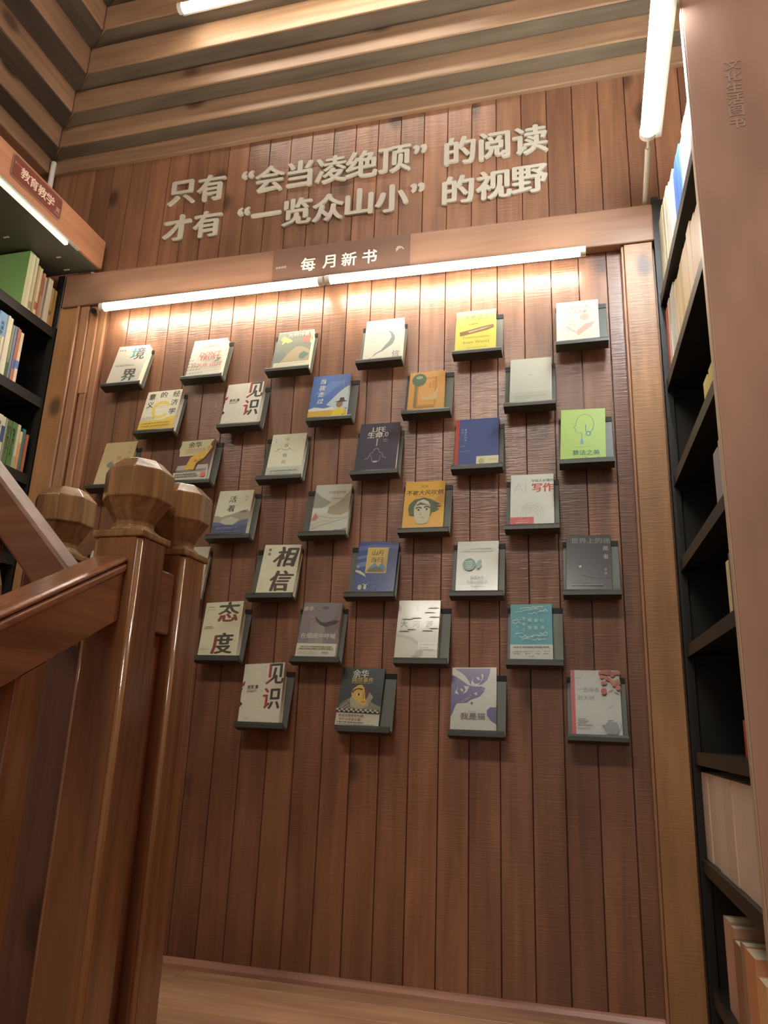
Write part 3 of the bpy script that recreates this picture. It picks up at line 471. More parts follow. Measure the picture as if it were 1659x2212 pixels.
bk(4, 4, .016, .142, .204, .016, -.001, (202, 204, 182), [('d', .12, .30, .93, .010, (150, 160, 140), 41), ('d', .30, .84, .84, .016, (170, 174, 150), 42), ('d', .12, .88, .79, .014, (170, 174, 150), 43), ('e', .31, .53, .155, .12, (52, 110, 82)), ('l', [(.20, .58), (.38, .59)], .022, (150, 186, 150)), ('l', [(.22, .54), (.40, .55)], .022, (150, 186, 150)), ('l', [(.24, .50), (.38, .505)], .022, (180, 200, 170)), ('l', [(.25, .465), (.37, .47)], .022, (180, 200, 170)), ('p', [(.46, .50), (.50, .58), (.56, .62), (.60, .60), (.58, .56), (.60, .50), (.56, .45), (.50, .45)], (86, 136, 108)), ('l', [(.52, .45), (.50, .41)], .010, (86, 120, 96)), ('l', [(.56, .45), (.58, .41)], .010, (86, 120, 96)), ('t', '蛤蟆先生', .51, .28, .085, (130, 130, 112)), ('t', '去看心理医生', .51, .195, .085, (130, 130, 112)), ('d', .38, .64, .115, .012, (120, 120, 104), 44), ('d', .46, .55, .075, .012, (120, 120, 104), 45)], 'white book with a dark green disc and small bird', gloss=GL)
bk(4, 5, .009, .143, .216, .012, .022, (58, 56, 52), [('t', '世界上的迷', .55, .90, .155, (128, 128, 118), dict(bold=.015, sx=1.15)), ('v', '路者', .88, .76, .13, .15, (150, 150, 140), dict(bold=.015)), ('v', '余华', .87, .38, .07, .07, (150, 150, 140), dict(bold=.02)), ('e', .31, .43, .03, .018, (206, 204, 180)), ('d', .12, .36, .18, .010, (96, 94, 86), 46), ('d', .12, .52, .14, .010, (96, 94, 86), 47), ('d', .12, .80, .09, .02, (100, 98, 90), 48), ('d', .08, .92, .0, .014, (110, 108, 98), 49), ('l', [(.3, .3), (.5, .26), (.75, .22), (1, .26)], .008, (84, 82, 74))], 'black book with grey characters along its top and right edge', gloss=GL)
bk(5, 4.5, .012, .135, .204, .020, -.008, (84, 152, 156), [('r', 0, 0, 1, .27, (198, 200, 182)), ('d', .08, .92, .215, .020, (92, 96, 88), 50), ('d', .08, .28, .14, .012, (130, 134, 124), 51), ('d', .32, .56, .14, .012, (130, 134, 124), 52), ('d', .62, .72, .14, .012, (130, 134, 124), 53), ('d', .80, .93, .14, .012, (130, 134, 124), 54), ('d', .08, .24, .095, .014, (110, 114, 104), 55), ('d', .36, .48, .095, .014, (110, 114, 104), 56), ('d', .60, .70, .095, .014, (110, 114, 104), 57), ('d', .78, .90, .095, .014, (110, 114, 104), 58), ('d', .44, .56, .045, .012, (110, 114, 104), 59),
   ('v', '零零工', .33, .72, .09, .10, (176, 202, 184), dict(bold=.01)), ('v', '模智', .47, .69, .10, .13, (182, 206, 188), dict(bold=.01)), ('v', '能能', .62, .69, .10, .13, (182, 206, 188), dict(bold=.01)), ('v', '时漫', .77, .68, .10, .12, (168, 198, 182), dict(bold=.01)), ('v', '人工', .17, .58, .08, .10, (168, 198, 182))] +
   [('l', [(a, b), (a+.08, b+.02*s), (a+.14, b+.02), (a+.20, b+.02*s)], .014, (200, 214, 190)) for a, b, s in ((.24, .90, 1), (.42, .93, -1), (.60, .92, 1), (.70, .87, -1), (.30, .86, 1), (.48, .88, 1), (.10, .83, 1), (.44, .82, -1), (.64, .83, 1), (.06, .68, 1), (.06, .65, -1), (.12, .44, 1), (.22, .40, -1), (.36, .37, 1), (.50, .40, 1), (.52, .35, -1), (.68, .40, 1), (.70, .46, -1), (.66, .33, 1), (.28, .34, 1))], 'teal book with white line patterns over a white band', gloss=SG)
bk(5, 1.5, .014, .150, .213, .030, -.050, (218, 212, 176), [('t', '态', .64, .80, .56, (60, 58, 42), dict(bold=.035, split=('y', .44, (128, 56, 36)))), ('t', '度', .60, .20, .56, (60, 58, 42), dict(bold=.035, split=('x', .26, (128, 56, 36)))), ('d', .08, .24, .90, .010, INK, 60), ('d', .07, .28, .85, .008, GREY, 61), ('d', .07, .28, .52, .010, GREY, 62), ('d', .06, .33, .49, .010, GREY, 63), ('d', .08, .20, .12, .008, GREY, 64), ('d', .06, .27, .09, .008, GREY, 65), ('v', '吴军写', .93, .92, .035, .12, GREY), ('v', '给家书', .93, .33, .035, .11, GREY)], 'cream book with two huge dark and red characters touching the right newel post')
bk(5, 2.5, .014, .146, .212, .024, .017, (122, 112, 108), [('r', .40, .24, .64, .60, (142, 134, 124)), ('r', .26, .24, .44, .62, (134, 126, 118)), ('e', .58, .90, .09, .03, (88, 84, 78)), ('t', '余华', .15, .885, .13, (206, 202, 180), dict(bold=.02)), ('p', [(.34, .74), (.50, .64), (.62, .62), (.80, .66), (.96, .68), (.94, .60), (.80, .58), (.66, .54), (.50, .58), (.38, .66)], (58, 50, 44)), ('l', [(.34, .72), (.20, .75)], .035, (168, 118, 96)), ('l', [(.36, .67), (.22, .62)], .035, (168, 118, 96)), ('l', [(.92, .66), (1.0, .74)], .03, (168, 118, 96)), ('l', [(.96, .62), (.84, .52)], .03, (168, 118, 96)), ('t', '在细雨中呼喊', .50, .375, .148, (208, 204, 180), dict(bold=.015)), ('r', 0, 0, 1, .235, (208, 204, 174)), ('d', .10, .90, .165, .022, (120, 110, 84), 66), ('d', .08, .94, .125, .022, (120, 110, 84), 67), ('d', .08, .56, .07, .012, (160, 150, 124), 68), ('d', .08, .56, .03, .010, (160, 150, 124), 69), ('d', .68, .84, .045, .030, (130, 120, 100), 70)], 'mauve grey book with a floating figure above a cream band', gloss=SG)
bk(6, 2, .008, .152, .214, .030, -.062, (214, 208, 180), JIANSHI, 'white book with large dark and red characters, bottom row far left')
bk(6, 3, -.016, .151, .211, .014, .023, (50, 58, 54), [('t', '余华', .44, .90, .19, (206, 206, 184), dict(bold=.03)), ('t', '偶然事件', .50, .79, .13, (190, 156, 66), dict(bold=.02)), ('d', .25, .7, .725, .010, (150, 150, 130), 71), ('p', [(0, .26), (.05, .36), (.16, .42), (.30, .48), (.60, .50), (.72, .44), (.84, .38), (1, .34), (1, .24), (0, .24)], (130, 124, 96)), ('l', [(.05, .34), (.2, .42), (.34, .32)], .012, (70, 66, 52)), ('l', [(.1, .28), (.25, .38), (.4, .28)], .012, (70, 66, 52)), ('l', [(.15, .26), (.3, .34)], .012, (70, 66, 52)), ('l', [(.02, .3), (.16, .40)], .012, (70, 66, 52)), ('p', [(.27, .46), (.32, .54), (.55, .40), (.66, .38), (.74, .44), (.78, .56), (.70, .34), (.5, .28), (.3, .32)], (164, 158, 124)), ('p', [(.64, .38), (.76, .42), (.80, .50), (.70, .58), (.66, .5)], (150, 144, 114)),
   ('p', [(.50, .70), (.42, .69), (.32, .63), (.28, .54), (.34, .47), (.44, .40), (.56, .35), (.64, .36), (.67, .42), (.62, .46), (.60, .56), (.56, .66)], (208, 166, 66)), ('p', [(.50, .70), (.58, .71), (.68, .66), (.70, .56), (.66, .48), (.62, .46), (.60, .56), (.56, .66)], (86, 50, 34)), ('arc', .45, .54, .14, .09, .9, 3.0, .03, (40, 36, 28)), ('e', .46, .53, .05, .03, (226, 210, 150)), ('e', .46, .53, .025, .025, (60, 44, 28)), ('l', [(.57, .57), (.58, .47), (.55, .46)], .012, (90, 64, 30)), ('l', [(.53, .405), (.62, .41)], .02, (150, 84, 44)), ('r', 0, 0, 1, .215, (202, 198, 170)), ('t', '命运总是欺软怕硬，', .36, .165, .072, (80, 76, 60), dict(bold=.02)), ('t', '你不认命就会赢！', .34, .105, .072, (160, 60, 44), dict(bold=.02)), ('d', .04, .66, .045, .018, (110, 104, 84), 72), ('d', .04, .92, .012, .012, (130, 124, 100), 73)] +
   [('r', .055*i, .245 if i % 2 else .218, .055*i+.045, .27 if i % 2 else .243, (36, 36, 32)) for i in range(18)] + [('r', .055*i, .245 if i % 2 == 0 else .218, .055*i+.045, .27 if i % 2 == 0 else .243, (202, 198, 170)) for i in range(18)], 'dark green book with a yellow angular painted face', gloss=GL)
bk(5, 3.5, -.002, .146, .218, .026, .004, (194, 190, 160), [('v', '作家著', .46, .91, .05, .045, (120, 116, 92)), ('t', '大', .17, .58, .18, (58, 54, 42), dict(bold=.035)), ('t', '河', .46, .58, .18, (70, 66, 52), dict(bold=.02)), ('t', '源', .77, .58, .18, (70, 66, 52), dict(bold=.02)), ('p', [(0, .36), (.2, .34), (.40, .28), (.56, .20), (.58, .12), (.46, .05), (.42, 0), (.62, 0), (.66, .12), (.60, .22), (.42, .34), (.2, .39), (0, .42)], (168, 158, 134)), ('p', [(.50, .12), (.66, .14), (.66, .04), (.48, .02)], (160, 142, 118)), ('r', .54, .13, .97, .26, (214, 210, 186)), ('d', .58, .94, .22, .010, (140, 134, 110), 74), ('d', .58, .8, .17, .008, (140, 134, 110), 75), ('d', .58, .94, .14, .008, (140, 134, 110), 76), ('d', .4, .54, .015, .012, (140, 134, 110), 77)] +
   [('p', [(a, b), (a+.10, b+.05), (a+.20, b+.03), (a+.28, b)], (176, 172, 144)) for a, b in ((.70, .86), (.62, .78), (.74, .70), (.10, .66), (.30, .68), (.20, .48), (.04, .45), (.60, .46), (.72, .50))], 'stone coloured book with a faint winding river cover', gloss=GL)
bk(6, 4, .003, .148, .220, .012, -.018, (196, 196, 178), [('p', [(.0, .98), (.86, .98), (.85, .90), (.80, .80), (.70, .73), (.62, .71), (.42, .72), (.40, .76), (.30, .86), (.20, .92), (.06, .98)], (84, 70, 120)), ('p', [(0, .88), (.12, .84), (.28, .76), (.38, .71), (.52, .69), (.66, .69), (.75, .665), (.72, .60), (.64, .53), (.54, .50), (.42, .47), (.36, .43), (.14, .42), (.10, .38), (.04, .26), (0, .20)], (84, 70, 120)), ('p', [(.44, .76), (.50, .85), (.47, .78), (.52, .73), (.62, .74), (.66, .76), (.58, .70), (.44, .70)], (196, 196, 178)), ('p', [(.66, .89), (.71, .88), (.70, .81), (.64, .76), (.68, .82)], (196, 196, 178)), ('p', [(.55, .84), (.61, .84), (.64, .79), (.58, .80)], (196, 196, 178)), ('p', [(.08, .60), (.16, .69), (.12, .62), (.18, .56), (.10, .57)], (196, 196, 178)), ('p', [(.28, .70), (.40, .69), (.34, .60), (.26, .57), (.32, .63)], (196, 196, 178)), ('p', [(.20, .66), (.26, .64), (.27, .60), (.21, .62)], (196, 196, 178)), ('p', [(.50, .575), (.58, .60), (.57, .54)], (196, 196, 178)), ('l', [(.66, .64), (.74, .675)], .007, (196, 196, 178)), ('l', [(.67, .615), (.75, .64)], .007, (196, 196, 178)), ('l', [(.46, .55), (.22, .44)], .01, (196, 196, 178)), ('l', [(.44, .52), (.26, .43)], .01, (196, 196, 178)), ('e', .46, .425, .025, .017, (60, 56, 70)), ('p', [(1, .36), (.86, .36), (.79, .31), (.80, .23), (.88, .16), (1, .10)], (84, 70, 120)), ('t', '我是猫', .49, .22, .16, (96, 80, 84), dict(sx=1.15, bold=.01)), ('d', .38, .56, .29, .008, (150, 150, 134), 78), ('v', '长篇小说', .92, .85, .04, .05, (150, 150, 134))], 'white and violet book with a bold cat drawing', gloss=GL)
bk(6, 5, .013, .150, .218, .012, -.004, (194, 196, 184), [('r', 0, 0, .085, 1, (178, 74, 72)), ('t', '一壶梅香', .36, .69, .11, (120, 118, 112), dict(sx=1.05)), ('t', '到天明', .30, .56, .11, (120, 118, 112), dict(sx=1.05)), ('d', .12, .22, .87, .010, (140, 138, 126), 79), ('d', .13, .30, .235, .012, (120, 110, 96), 80), ('d', .13, .34, .205, .012, (120, 110, 96), 81), ('d', .13, .30, .175, .012, (120, 110, 96), 82), ('d', .13, .42, .145, .012, (120, 110, 96), 83), ('d', .13, .38, .10, .010, (170, 150, 130), 84), ('p', [(.64, .10), (.66, .16), (.74, .22), (.90, .20), (.94, .10), (.90, .02), (.70, .02)], (140, 142, 138)), ('l', [(.72, .22), (.84, .23)], .015, (110, 110, 104)), ('arc', .93, .14, .05, .06, -1.2, 1.6, .012, (150, 148, 140)), ('l', [(.60, .15), (.66, .14)], .03, (178, 110, 100)), ('l', [(.74, .40), (.88, .47)], .008, (150, 130, 116)), ('l', [(.76, .66), (.86, .69)], .012, (120, 84, 74)), ('l', [(.88, .66), (.97, .62)], .014, (110, 104, 90))] +
   [('e', random.Random(i+3).uniform(.60, .98) if i > 8 else .62+.045*i, (.76+.22*random.Random(i+90).random()) if i > 8 else .95, .045, .03, (176+random.Random(i).randint(-20, 14), 70+random.Random(i).randint(-8, 40), 62)) for i in range(26)] + [('e', .67, .66, .06, .05, (168, 72, 58)), ('e', .96, .72, .05, .04, (186, 92, 84))], 'white book with red blossoms and a red spine strip, bottom row far right')
HL = {}
for a, kw in BK:
    r, c = a[0], a[1]
    holder(r, c, 'dark metal holder under the ' + ' '.join(a[9].split(',')[0].split()[:11]))
    wall_book(*a, **kw)
for o in [o for o in bpy.data.objects if o.name.startswith('book_holder') and 'white book with large' in o.get('label', '')]:
    o['label'] = 'dark metal holder of the red and dark lettered white book, ' + ('bottom row' if o.location.z < 1.2 else 'second row')
# two books that only show a corner beside the newel posts
holder(4, 0, 'dark metal holder peeping out under the left newel knob'); wall_book(4, 0, .02, .146, .210, .014, 0, (206, 204, 180), [], 'pale book whose corner shows under the left newel knob')
holder(4, 1, 'dark metal holder just right of the right newel cap'); wall_book(4, 1, .028, .146, .212, .018, 0, (196, 192, 158), [], 'cream book whose top corner shows right of the right newel cap')

# ================================================================= STAIR RAILINGS
PT = Z(-0.998)
def newel(cx, cy, w, d, lab):
    o = (cx, cy, 0); t = thing('newel_post', o, lab, 'newel post', 'octagonal knob newel posts')
    q = MB(o); x0, x1, y0, y1, c = cx-w/2, cx+w/2, cy-d/2, cy+d/2, 0.011
    ring = lambda z: [(x0+c, y0, z), (x1-c, y0, z), (x1-c, y0+c*0.5, z), (x1-c*0.5, y0+c, z), (x1, y0+c, z), (x1, y1-c, z), (x1-c, y1, z), (x0+c, y1, z), (x0, y1-c, z), (x0, y0+c, z)]
    q.prism(ring(0), ring(PT)); q.build('post', W_POST, t, bev=0.0015, seg=1)
    for bx, by in ((x1-0.0078, y0+0.0078), (x0+0.0078, y0+0.0078)):
        q = MB(o); q.cyl((bx, by, 0), (bx, by, PT-0.004), 0.0072, 14); q.build('corner_bead', W_BEAD, t, smooth=True)
    q = MB(o); q.box(cx-w/2-0.003, cx+w/2+0.003, cy-d/2-0.003, cy+d/2+0.003, PT, PT+0.014); q.build('cap', W_KNOB, t, bev=0.003)
    q = MB(o); q.lathe8(cx, cy, [(0.046, PT+0.0142), (0.046, PT+0.018), (0.036, PT+0.026), (0.036, PT+0.036), (0.0585, PT+0.076), (0.0622, PT+0.080), (0.0622, PT+0.138), (0.038, PT+0.163)])
    q.build('knob', W_KNOB, t, bev=0.0018, seg=2)
    return t
newel(1.067, -1.281, 0.104, 0.096, 'nearest and largest wooden newel post with octagonal knob')
newel(1.067, -1.121, 0.104, 0.096, 'right wooden newel post standing close behind the nearest one')
newel(0.787, -1.140, 0.100, 0.096, 'left wooden newel post with only its octagonal knob showing')
# descending handrail towards the viewer
SL = 0.52
def zr(y, z0): return Z(z0) + (y + 1.331)*SL
hr = thing('handrail', (1.075, -1.331, Z(-1.1)), 'thick varnished handrail sloping down left from the nearest newel post', 'handrail'); ho = (1.075, -1.331, Z(-1.1))
def rail_ring(y, prof): return [(1.0+px, y, zr(y, pz)) for px, pz in prof]
body = [(0.093, -1.157), (0.093, -1.068), (0.098, -1.064), (0.098, -1.054), (0.093, -1.050), (0.024, -1.050), (0.019, -1.054), (0.019, -1.064), (0.024, -1.068), (0.024, -1.157)]
q = MB(ho); q.prism(rail_ring(-1.331, body), rail_ring(-2.15, body)); q.build('rail_body', W_RAIL, hr, bev=0.002)
capp = [(0.091, -1.0495), (0.097, -1.046), (0.097, -1.041), (0.089, -1.036), (0.028, -1.034), (0.020, -1.040), (0.020, -1.046), (0.026, -1.0495)]
q = MB(ho); q.prism(rail_ring(-1.331, capp), rail_ring(-2.15, capp)); q.build('rail_cap', W_RAIL, hr, bev=0.002)
# baluster
for i, yb in enumerate((-1.528, -1.74, -1.95)):
    q = MB((1.085, yb, 0)); ztop = lambda y: zr(y, -1.1585)
    x0, x1, y0, y1 = 1.036, 1.092, yb-0.028, yb+0.028; c = 0.006
    a = [(x0, y0), (x1-c, y0), (x1, y0+c), (x1, y1), (x0, y1)]
    q.prism([(px, py, 0) for px, py in a], [(px, py, ztop(py)) for px, py in a])
    if i == 0: tag(q.build('baluster', W_POST, bev=0.0015), 'square wooden baluster under the sloping handrail at the left edge', 'baluster')
# short level rail between the two right newels and the board below it
q = MB((1.085, -1.2, Z(-1.1))); q.box(1.050, 1.104, -1.232, -1.170, Z(-1.165), Z(-1.040)); t = tag(q.build('short_rail', W_RAIL, bev=0.004), 'short level rail between the nearest and right newel posts', 'rail')
q = MB((1.085, -1.2, 0)); q.box(1.066, 1.086, -1.232, -1.170, 0, Z(-1.166)); tag(q.build('infill_board', wood('wood_infill', (116, 76, 50), (142, 98, 66), 'z', 0.35, True, 0.1, 0.0), bev=0.002), 'narrow upright board filling the gap between two newel posts', 'board')
# rising rail of the upper flight
q = MB((0.9, -1.3, Z(-1.0)))
f = lambda x: Z(-0.868) - (x-0.773)*0.985
a = [(1.012, -1.325, f(1.012)), (0.35, -1.325, f(0.35)), (0.35, -1.325, f(0.35)-0.098), (1.012, -1.325, f(1.012)-0.108)]
q.prism(a, [(p[0], -1.262, p[2]) for p in a]); tag(q.build('upper_handrail', W_RAILX, bev=0.006), 'dark flat handrail board rising steeply to the upper left', 'handrail')
q = MB((0.775, -1.29, Z(-1.2))); q.lathe8(0.752, -1.293, [(0.020, Z(-1.26)), (0.030, Z(-1.20)), (0.034, Z(-1.14)), (0.028, Z(-1.08)), (0.018, Z(-1.04)), (0.018, f(0.785)-0.10)])
tag(q.build('turned_baluster', W_POST), 'rounded baluster under the rising handrail at the far left edge', 'baluster')
# boarded side of the stair
st = thing('stair_panelling', (0.6, -1.25, 0), 'dark vertical boarding below the handrails left of the nearest newel post', 'panelling')
x = 0.10
for wdt in (0.16, 0.15, 0.17, 0.16, 0.145, 0.127):
    q = MB((0.6, -1.25, 0)); g = 0.004; x1 = x+wdt
    ring = lambda z: [(x+0.0008, -1.243, z), (x+0.0008, -1.259, z), (x+g, -1.264, z), (x1-g, -1.264, z), (x1-0.0008, -1.259, z), (x1-0.0008, -1.243, z)]
    q.prism(ring(0), ring(Z(-1.15))); q.build('board', W_PANEL, st); x = x1

# ================================================================= LEFT BOOKCASE
bo = (-0.33, -0.8, 0); bc = thing('bookcase', bo, 'black metal bookcase along the left wall', 'bookcase')
LZ = [0.322, -0.016, -0.365, -0.71, -1.06, -1.42, -1.80]
for z in LZ:
    q = MB(bo); q.box(-0.632, -0.330, -1.45, -0.008, Z(z-0.020), Z(z)); q.box(-0.3299, -0.326, -1.45, -0.008, Z(z-0.040), Z(z+0.003)); q.build('shelf', BLACK, bc)
q = MB(bo); q.box(-0.632, -0.345, -0.007, -0.003, 0, Z(0.30)); q.build('side_panel', BLACK2, bc)
q = MB(bo); q.box(-0.634, -0.6325, -1.45, -0.006, 0, Z(0.30)); q.build('back_panel', BLACK2, bc)
q = MB(bo); q.box(-0.352, -0.318, -0.0325, -0.0075, 0, Z(0.598)); upr = q.build('upright', BLACK2, bc)
q = MB(bo); q.box(-0.3175, -0.3145, -0.030, -0.027, Z(0.33), Z(0.598)); q.build('upright_edge', ALU, bc)
for i in range(8):
    q = MB(bo); q.box(-0.338, -0.332, -0.0345, -0.0327, Z(0.34+0.031*i), Z(0.352+0.031*i)); q.build('slot', plain((14, 14, 12), 0.8), upr)
fo = (-0.13, -1.0, Z(0.6)); fa = thing('bookcase_canopy', fo, 'reddish brown fascia board and dark canopy over the left bookcase', 'canopy')
q = MB(fo); q.box(-0.146, -0.130, -2.0, -0.030, Z(0.604), Z(0.747)); q.build('fascia', W_FASC, fa, bev=0.003)
q = MB(fo); q.box(-0.632, -0.1465, -2.0, -0.034, Z(0.602), Z(0.618)); q.build('soffit', plain((74, 72, 60), 0.5), fa)
q = MB(fo); q.box(-0.163, -0.1468, -1.9, -0.24, Z(0.5895), Z(0.6015)); q.build('glowing_edge', L_STRIP, fa)  # aluminium edge, given a glow of its own to look lit
q = MB(fo); q.box(-0.146, -0.1305, -2.0, -0.18, Z(0.6005), Z(0.6035)); q.build('edge_strip', ALU, fa)
for xx, yy, ln in ((-0.40, -0.33, 0.028), (-0.27, -0.16, 0.022), (-0.30, -0.07, 0.03)):
    q = MB(fo); q.box(xx, xx+ln, yy, yy+0.008, Z(0.6005), Z(0.6019)); q.build('tape_scrap', plain((200, 186, 150), 0.6), fa)
so = (-0.129, -0.48, Z(0.7)); fs_ = thing('shelf_sign', so, 'dark red section sign with white characters on the left fascia', 'sign')
def rr(y0, y1, z0, z1, r, x):
    P = []
    for cy, cz, a0 in ((y1-r, z1-r, 0), (y0+r, z1-r, PI/2), (y0+r, z0+r, PI), (y1-r, z0+r, 3*PI/2)):
        for j in range(4): a = a0 + PI/2*j/3; P.append((x, cy+r*math.cos(a), cz+r*math.sin(a)))
    return P
q = MB(so); q.prism(rr(-0.614, -0.330, Z(0.634), Z(0.735), 0.012, -0.1295), rr(-0.614, -0.330, Z(0.634), Z(0.735), 0.012, -0.1262)); q.build('frame', plain((128, 104, 92), 0.4), fs_)
q = MB(so); q.prism(rr(-0.610, -0.334, Z(0.638), Z(0.731), 0.010, -0.1261), rr(-0.610, -0.334, Z(0.638), Z(0.731), 0.010, -0.1252)); q.build('plate', plain((112, 58, 46), 0.35), fs_)
for ch, yy in zip('教育教学', (-0.545, -0.497, -0.449, -0.401)):
    glyph_solid('character', ch, 0.050, 0.0015, plain((214, 186, 164), 0.5), fs_, (0.004, yy+0.48, Z(0.684)-Z(0.7)), axis='x', bold=0.02)
for i in range(4): glyph_solid('small_character', '图书分类'[i], 0.009, 0.001, plain((180, 130, 100), 0.5), fs_, (0.004, -0.600+0.009*i+0.48, Z(0.700)-Z(0.7)), axis='x')
glyph_solid('emblem', '阅', 0.024, 0.001, plain((170, 140, 120), 0.5), fs_, (0.004, -0.352+0.48, Z(0.672)-Z(0.7)), axis='x')
glyph_solid('small_character', '文化书店', 0.008, 0.001, plain((170, 140, 120), 0.5), fs_, (0.004, -0.356+0.48, Z(0.652)-Z(0.7)), axis='x')

ORD = ['first', 'second', 'third', 'fourth', 'fifth', 'sixth', 'seventh', 'eighth', 'ninth', 'tenth', 'eleventh', 'twelfth', 'thirteenth', 'fourteenth', 'fifteenth', 'sixteenth', 'seventeenth', 'eighteenth', 'nineteenth', 'twentieth']
def shelf_book(o, M3, w, h, dp, col, lab, group, band=None, gloss=0.45, txt=None, tcol=(60, 60, 60)):
    """upright book, spine facing local +x, thickness along local y (towards -y), M3 rotation"""
    t = thing('book', o, lab, 'book', group); t.rotation_euler = M3.to_euler()
    cm = plain(col, gloss, 0.0, 0.1); c = 0.0015
    q = MB(); q.box(-dp, 0, 0, c, 0, h); q.box(-dp, 0, w-c, w, 0, h); q.box(-c, 0, c, w-c, 0, h); cov = q.build('cover', cm, t)
    q = MB(); q.box(-dp+0.003, -c, c, w-c, 0.002, h-0.003); q.build('pages', PAGES, t)
    if band:
        for b0, b1, bcol in band:
            q = MB(); q.box(0.0, 0.0004, 0.0003, w-0.0003, h*b0, h*b1); q.build('spine_band', plain(bcol, gloss), cov)
    if txt:
        q = MB(); n = len(txt); s = min(w*0.8, 0.018)
        for i, ch in enumerate(txt):
            vs, fs, bb = glyph(ch, 0.015, 1); cx, cy = (bb[0]+bb[1])/2, (bb[2]+bb[3])/2
            q.add([(0.0007, w/2+(x-cx)*s, h*0.82-i*s*1.15+(y-cy)*s) for x, y in vs], fs)
        tag(q.build('spine_title', plain(tcol, 0.5), cov), None, None, kind='stuff')
    return t
I3 = Matrix.Identity(3)
def row_left(z, items, xf, group, where):
    for i, (y0, y1, h, col, name, band, txt, dp) in enumerate(items):
        shelf_book((xf-R.uniform(0, 0.008), y0+0.0006, Z(z)+0.0005), I3, (y1-y0)-0.0012, h, dp, col, '%s, %s from the left %s' % (name, ORD[i], where), group, band, txt=txt[0] if txt else None, tcol=txt[1] if txt else (0, 0, 0))
row_left(0.322, [(-.232, -.209, .272, (134, 178, 104), 'large lime green book', [(0, .97, (206, 204, 160))], None, .21), (-.209, -.191, .272, (226, 216, 176), 'tall cream book', None, None, .20), (-.190, -.173, .270, (216, 204, 168), 'tall pale beige book', [(.08, .2, (150, 140, 110))], None, .2),
     (-.172, -.160, .238, (190, 172, 120), 'olive beige book', None, None, .17), (-.160, -.139, .240, (228, 212, 172), 'cream book with red lettering', [(.15, .3, (180, 110, 80))], None, .17), (-.138, -.125, .222, (196, 140, 108), 'pinkish tan book', [(.5, .9, (170, 96, 70))], None, .16), (-.124, -.112, .212, (190, 180, 160), 'grey cream thin book', None, None, .16), (-.111, -.104, .205, (130, 120, 128), 'thin slate violet book', None, None, .15),
     (-.103, -.074, .222, (232, 220, 182), 'thick ivory book', None, None, .16), (-.073, -.056, .192, (196, 160, 100), 'tan book with dots', [(.3, .4, (140, 100, 60))], None, .15), (-.055, -.041, .188, (188, 144, 84), 'golden tan book', None, None, .15), (-.0405, -.034, .182, (196, 150, 96), 'slim ochre book', None, None, .15)], -0.335, 'books on the top left shelf', 'on the top left shelf')
row_left(-0.016, [(-.40, -.343, .262, (60, 90, 150), 'blue book', None, None, .19), (-.342, -.323, .262, (74, 106, 160), 'deep blue book', [(0, .45, (200, 190, 160))], None, .19), (-.322, -.280, .268, (120, 160, 190), 'light blue topped book', [(0, .62, (214, 204, 170)), (.02, .12, (70, 130, 150))], ('英语学习法', (90, 80, 70)), .19), (-.279, -.267, .268, (214, 206, 180), 'cream glossy book', None, None, .19), (-.266, -.249, .266, (222, 214, 178), 'shiny wrapped white book', None, None, .19),
     (-.248, -.234, .243, (130, 136, 112), 'olive grey book', [(0, .3, (60, 90, 70))], None, .17), (-.233, -.221, .245, (120, 130, 150), 'blue grey book', None, None, .17), (-.220, -.213, .247, (130, 110, 120), 'thin mauve book', None, None, .17), (-.212, -.197, .245, (190, 110, 70), 'orange red book', [(.25, .42, (60, 100, 170))], None, .17), (-.196, -.178, .238, (222, 200, 168), 'pale peach book', [(.3, .45, (90, 120, 170))], None, .17)], -0.335, 'books on the second left shelf', 'on the second left shelf')
row_left(-0.365, [(-.30, -.257, .19, (70, 90, 140), 'navy spined book', None, None, .17), (-.256, -.241, .192, (200, 196, 170), 'pale grey green book', [(.0, .2, (70, 100, 150))], None, .17), (-.240, -.213, .198, (208, 200, 170), 'cream book with blue foot', [(.0, .25, (60, 76, 120))], ('数学教学', (70, 70, 60)), .17), (-.212, -.190, .198, (196, 194, 172), 'white book with a navy title block', [(.45, .8, (62, 76, 116)), (.0, .12, (70, 84, 120))], None, .17), (-.189, -.180, .197, (150, 146, 130), 'thin grey book', None, None, .17),
     (-.179, -.152, .198, (84, 108, 64), 'dark green titled book', None, ('语文教学设计', (176, 190, 140)), .17), (-.151, -.125, .198, (78, 112, 64), 'second dark green titled book', None, ('数学课程研究', (176, 190, 140)), .17), (-.124, -.108, .196, (190, 184, 150), 'cream spined book', [(.0, .3, (150, 160, 120))], None, .17), (-.107, -.092, .172, (206, 140, 90), 'orange cream book', [(.7, 1, (206, 190, 150))], None, .16), (-.091, -.073, .190, (72, 110, 100), 'teal book', None, None, .16), (-.072, -.058, .172, (170, 100, 70), 'brick red book', None, None, .16)], -0.335, 'books on the third left shelf', 'on the third left shelf')

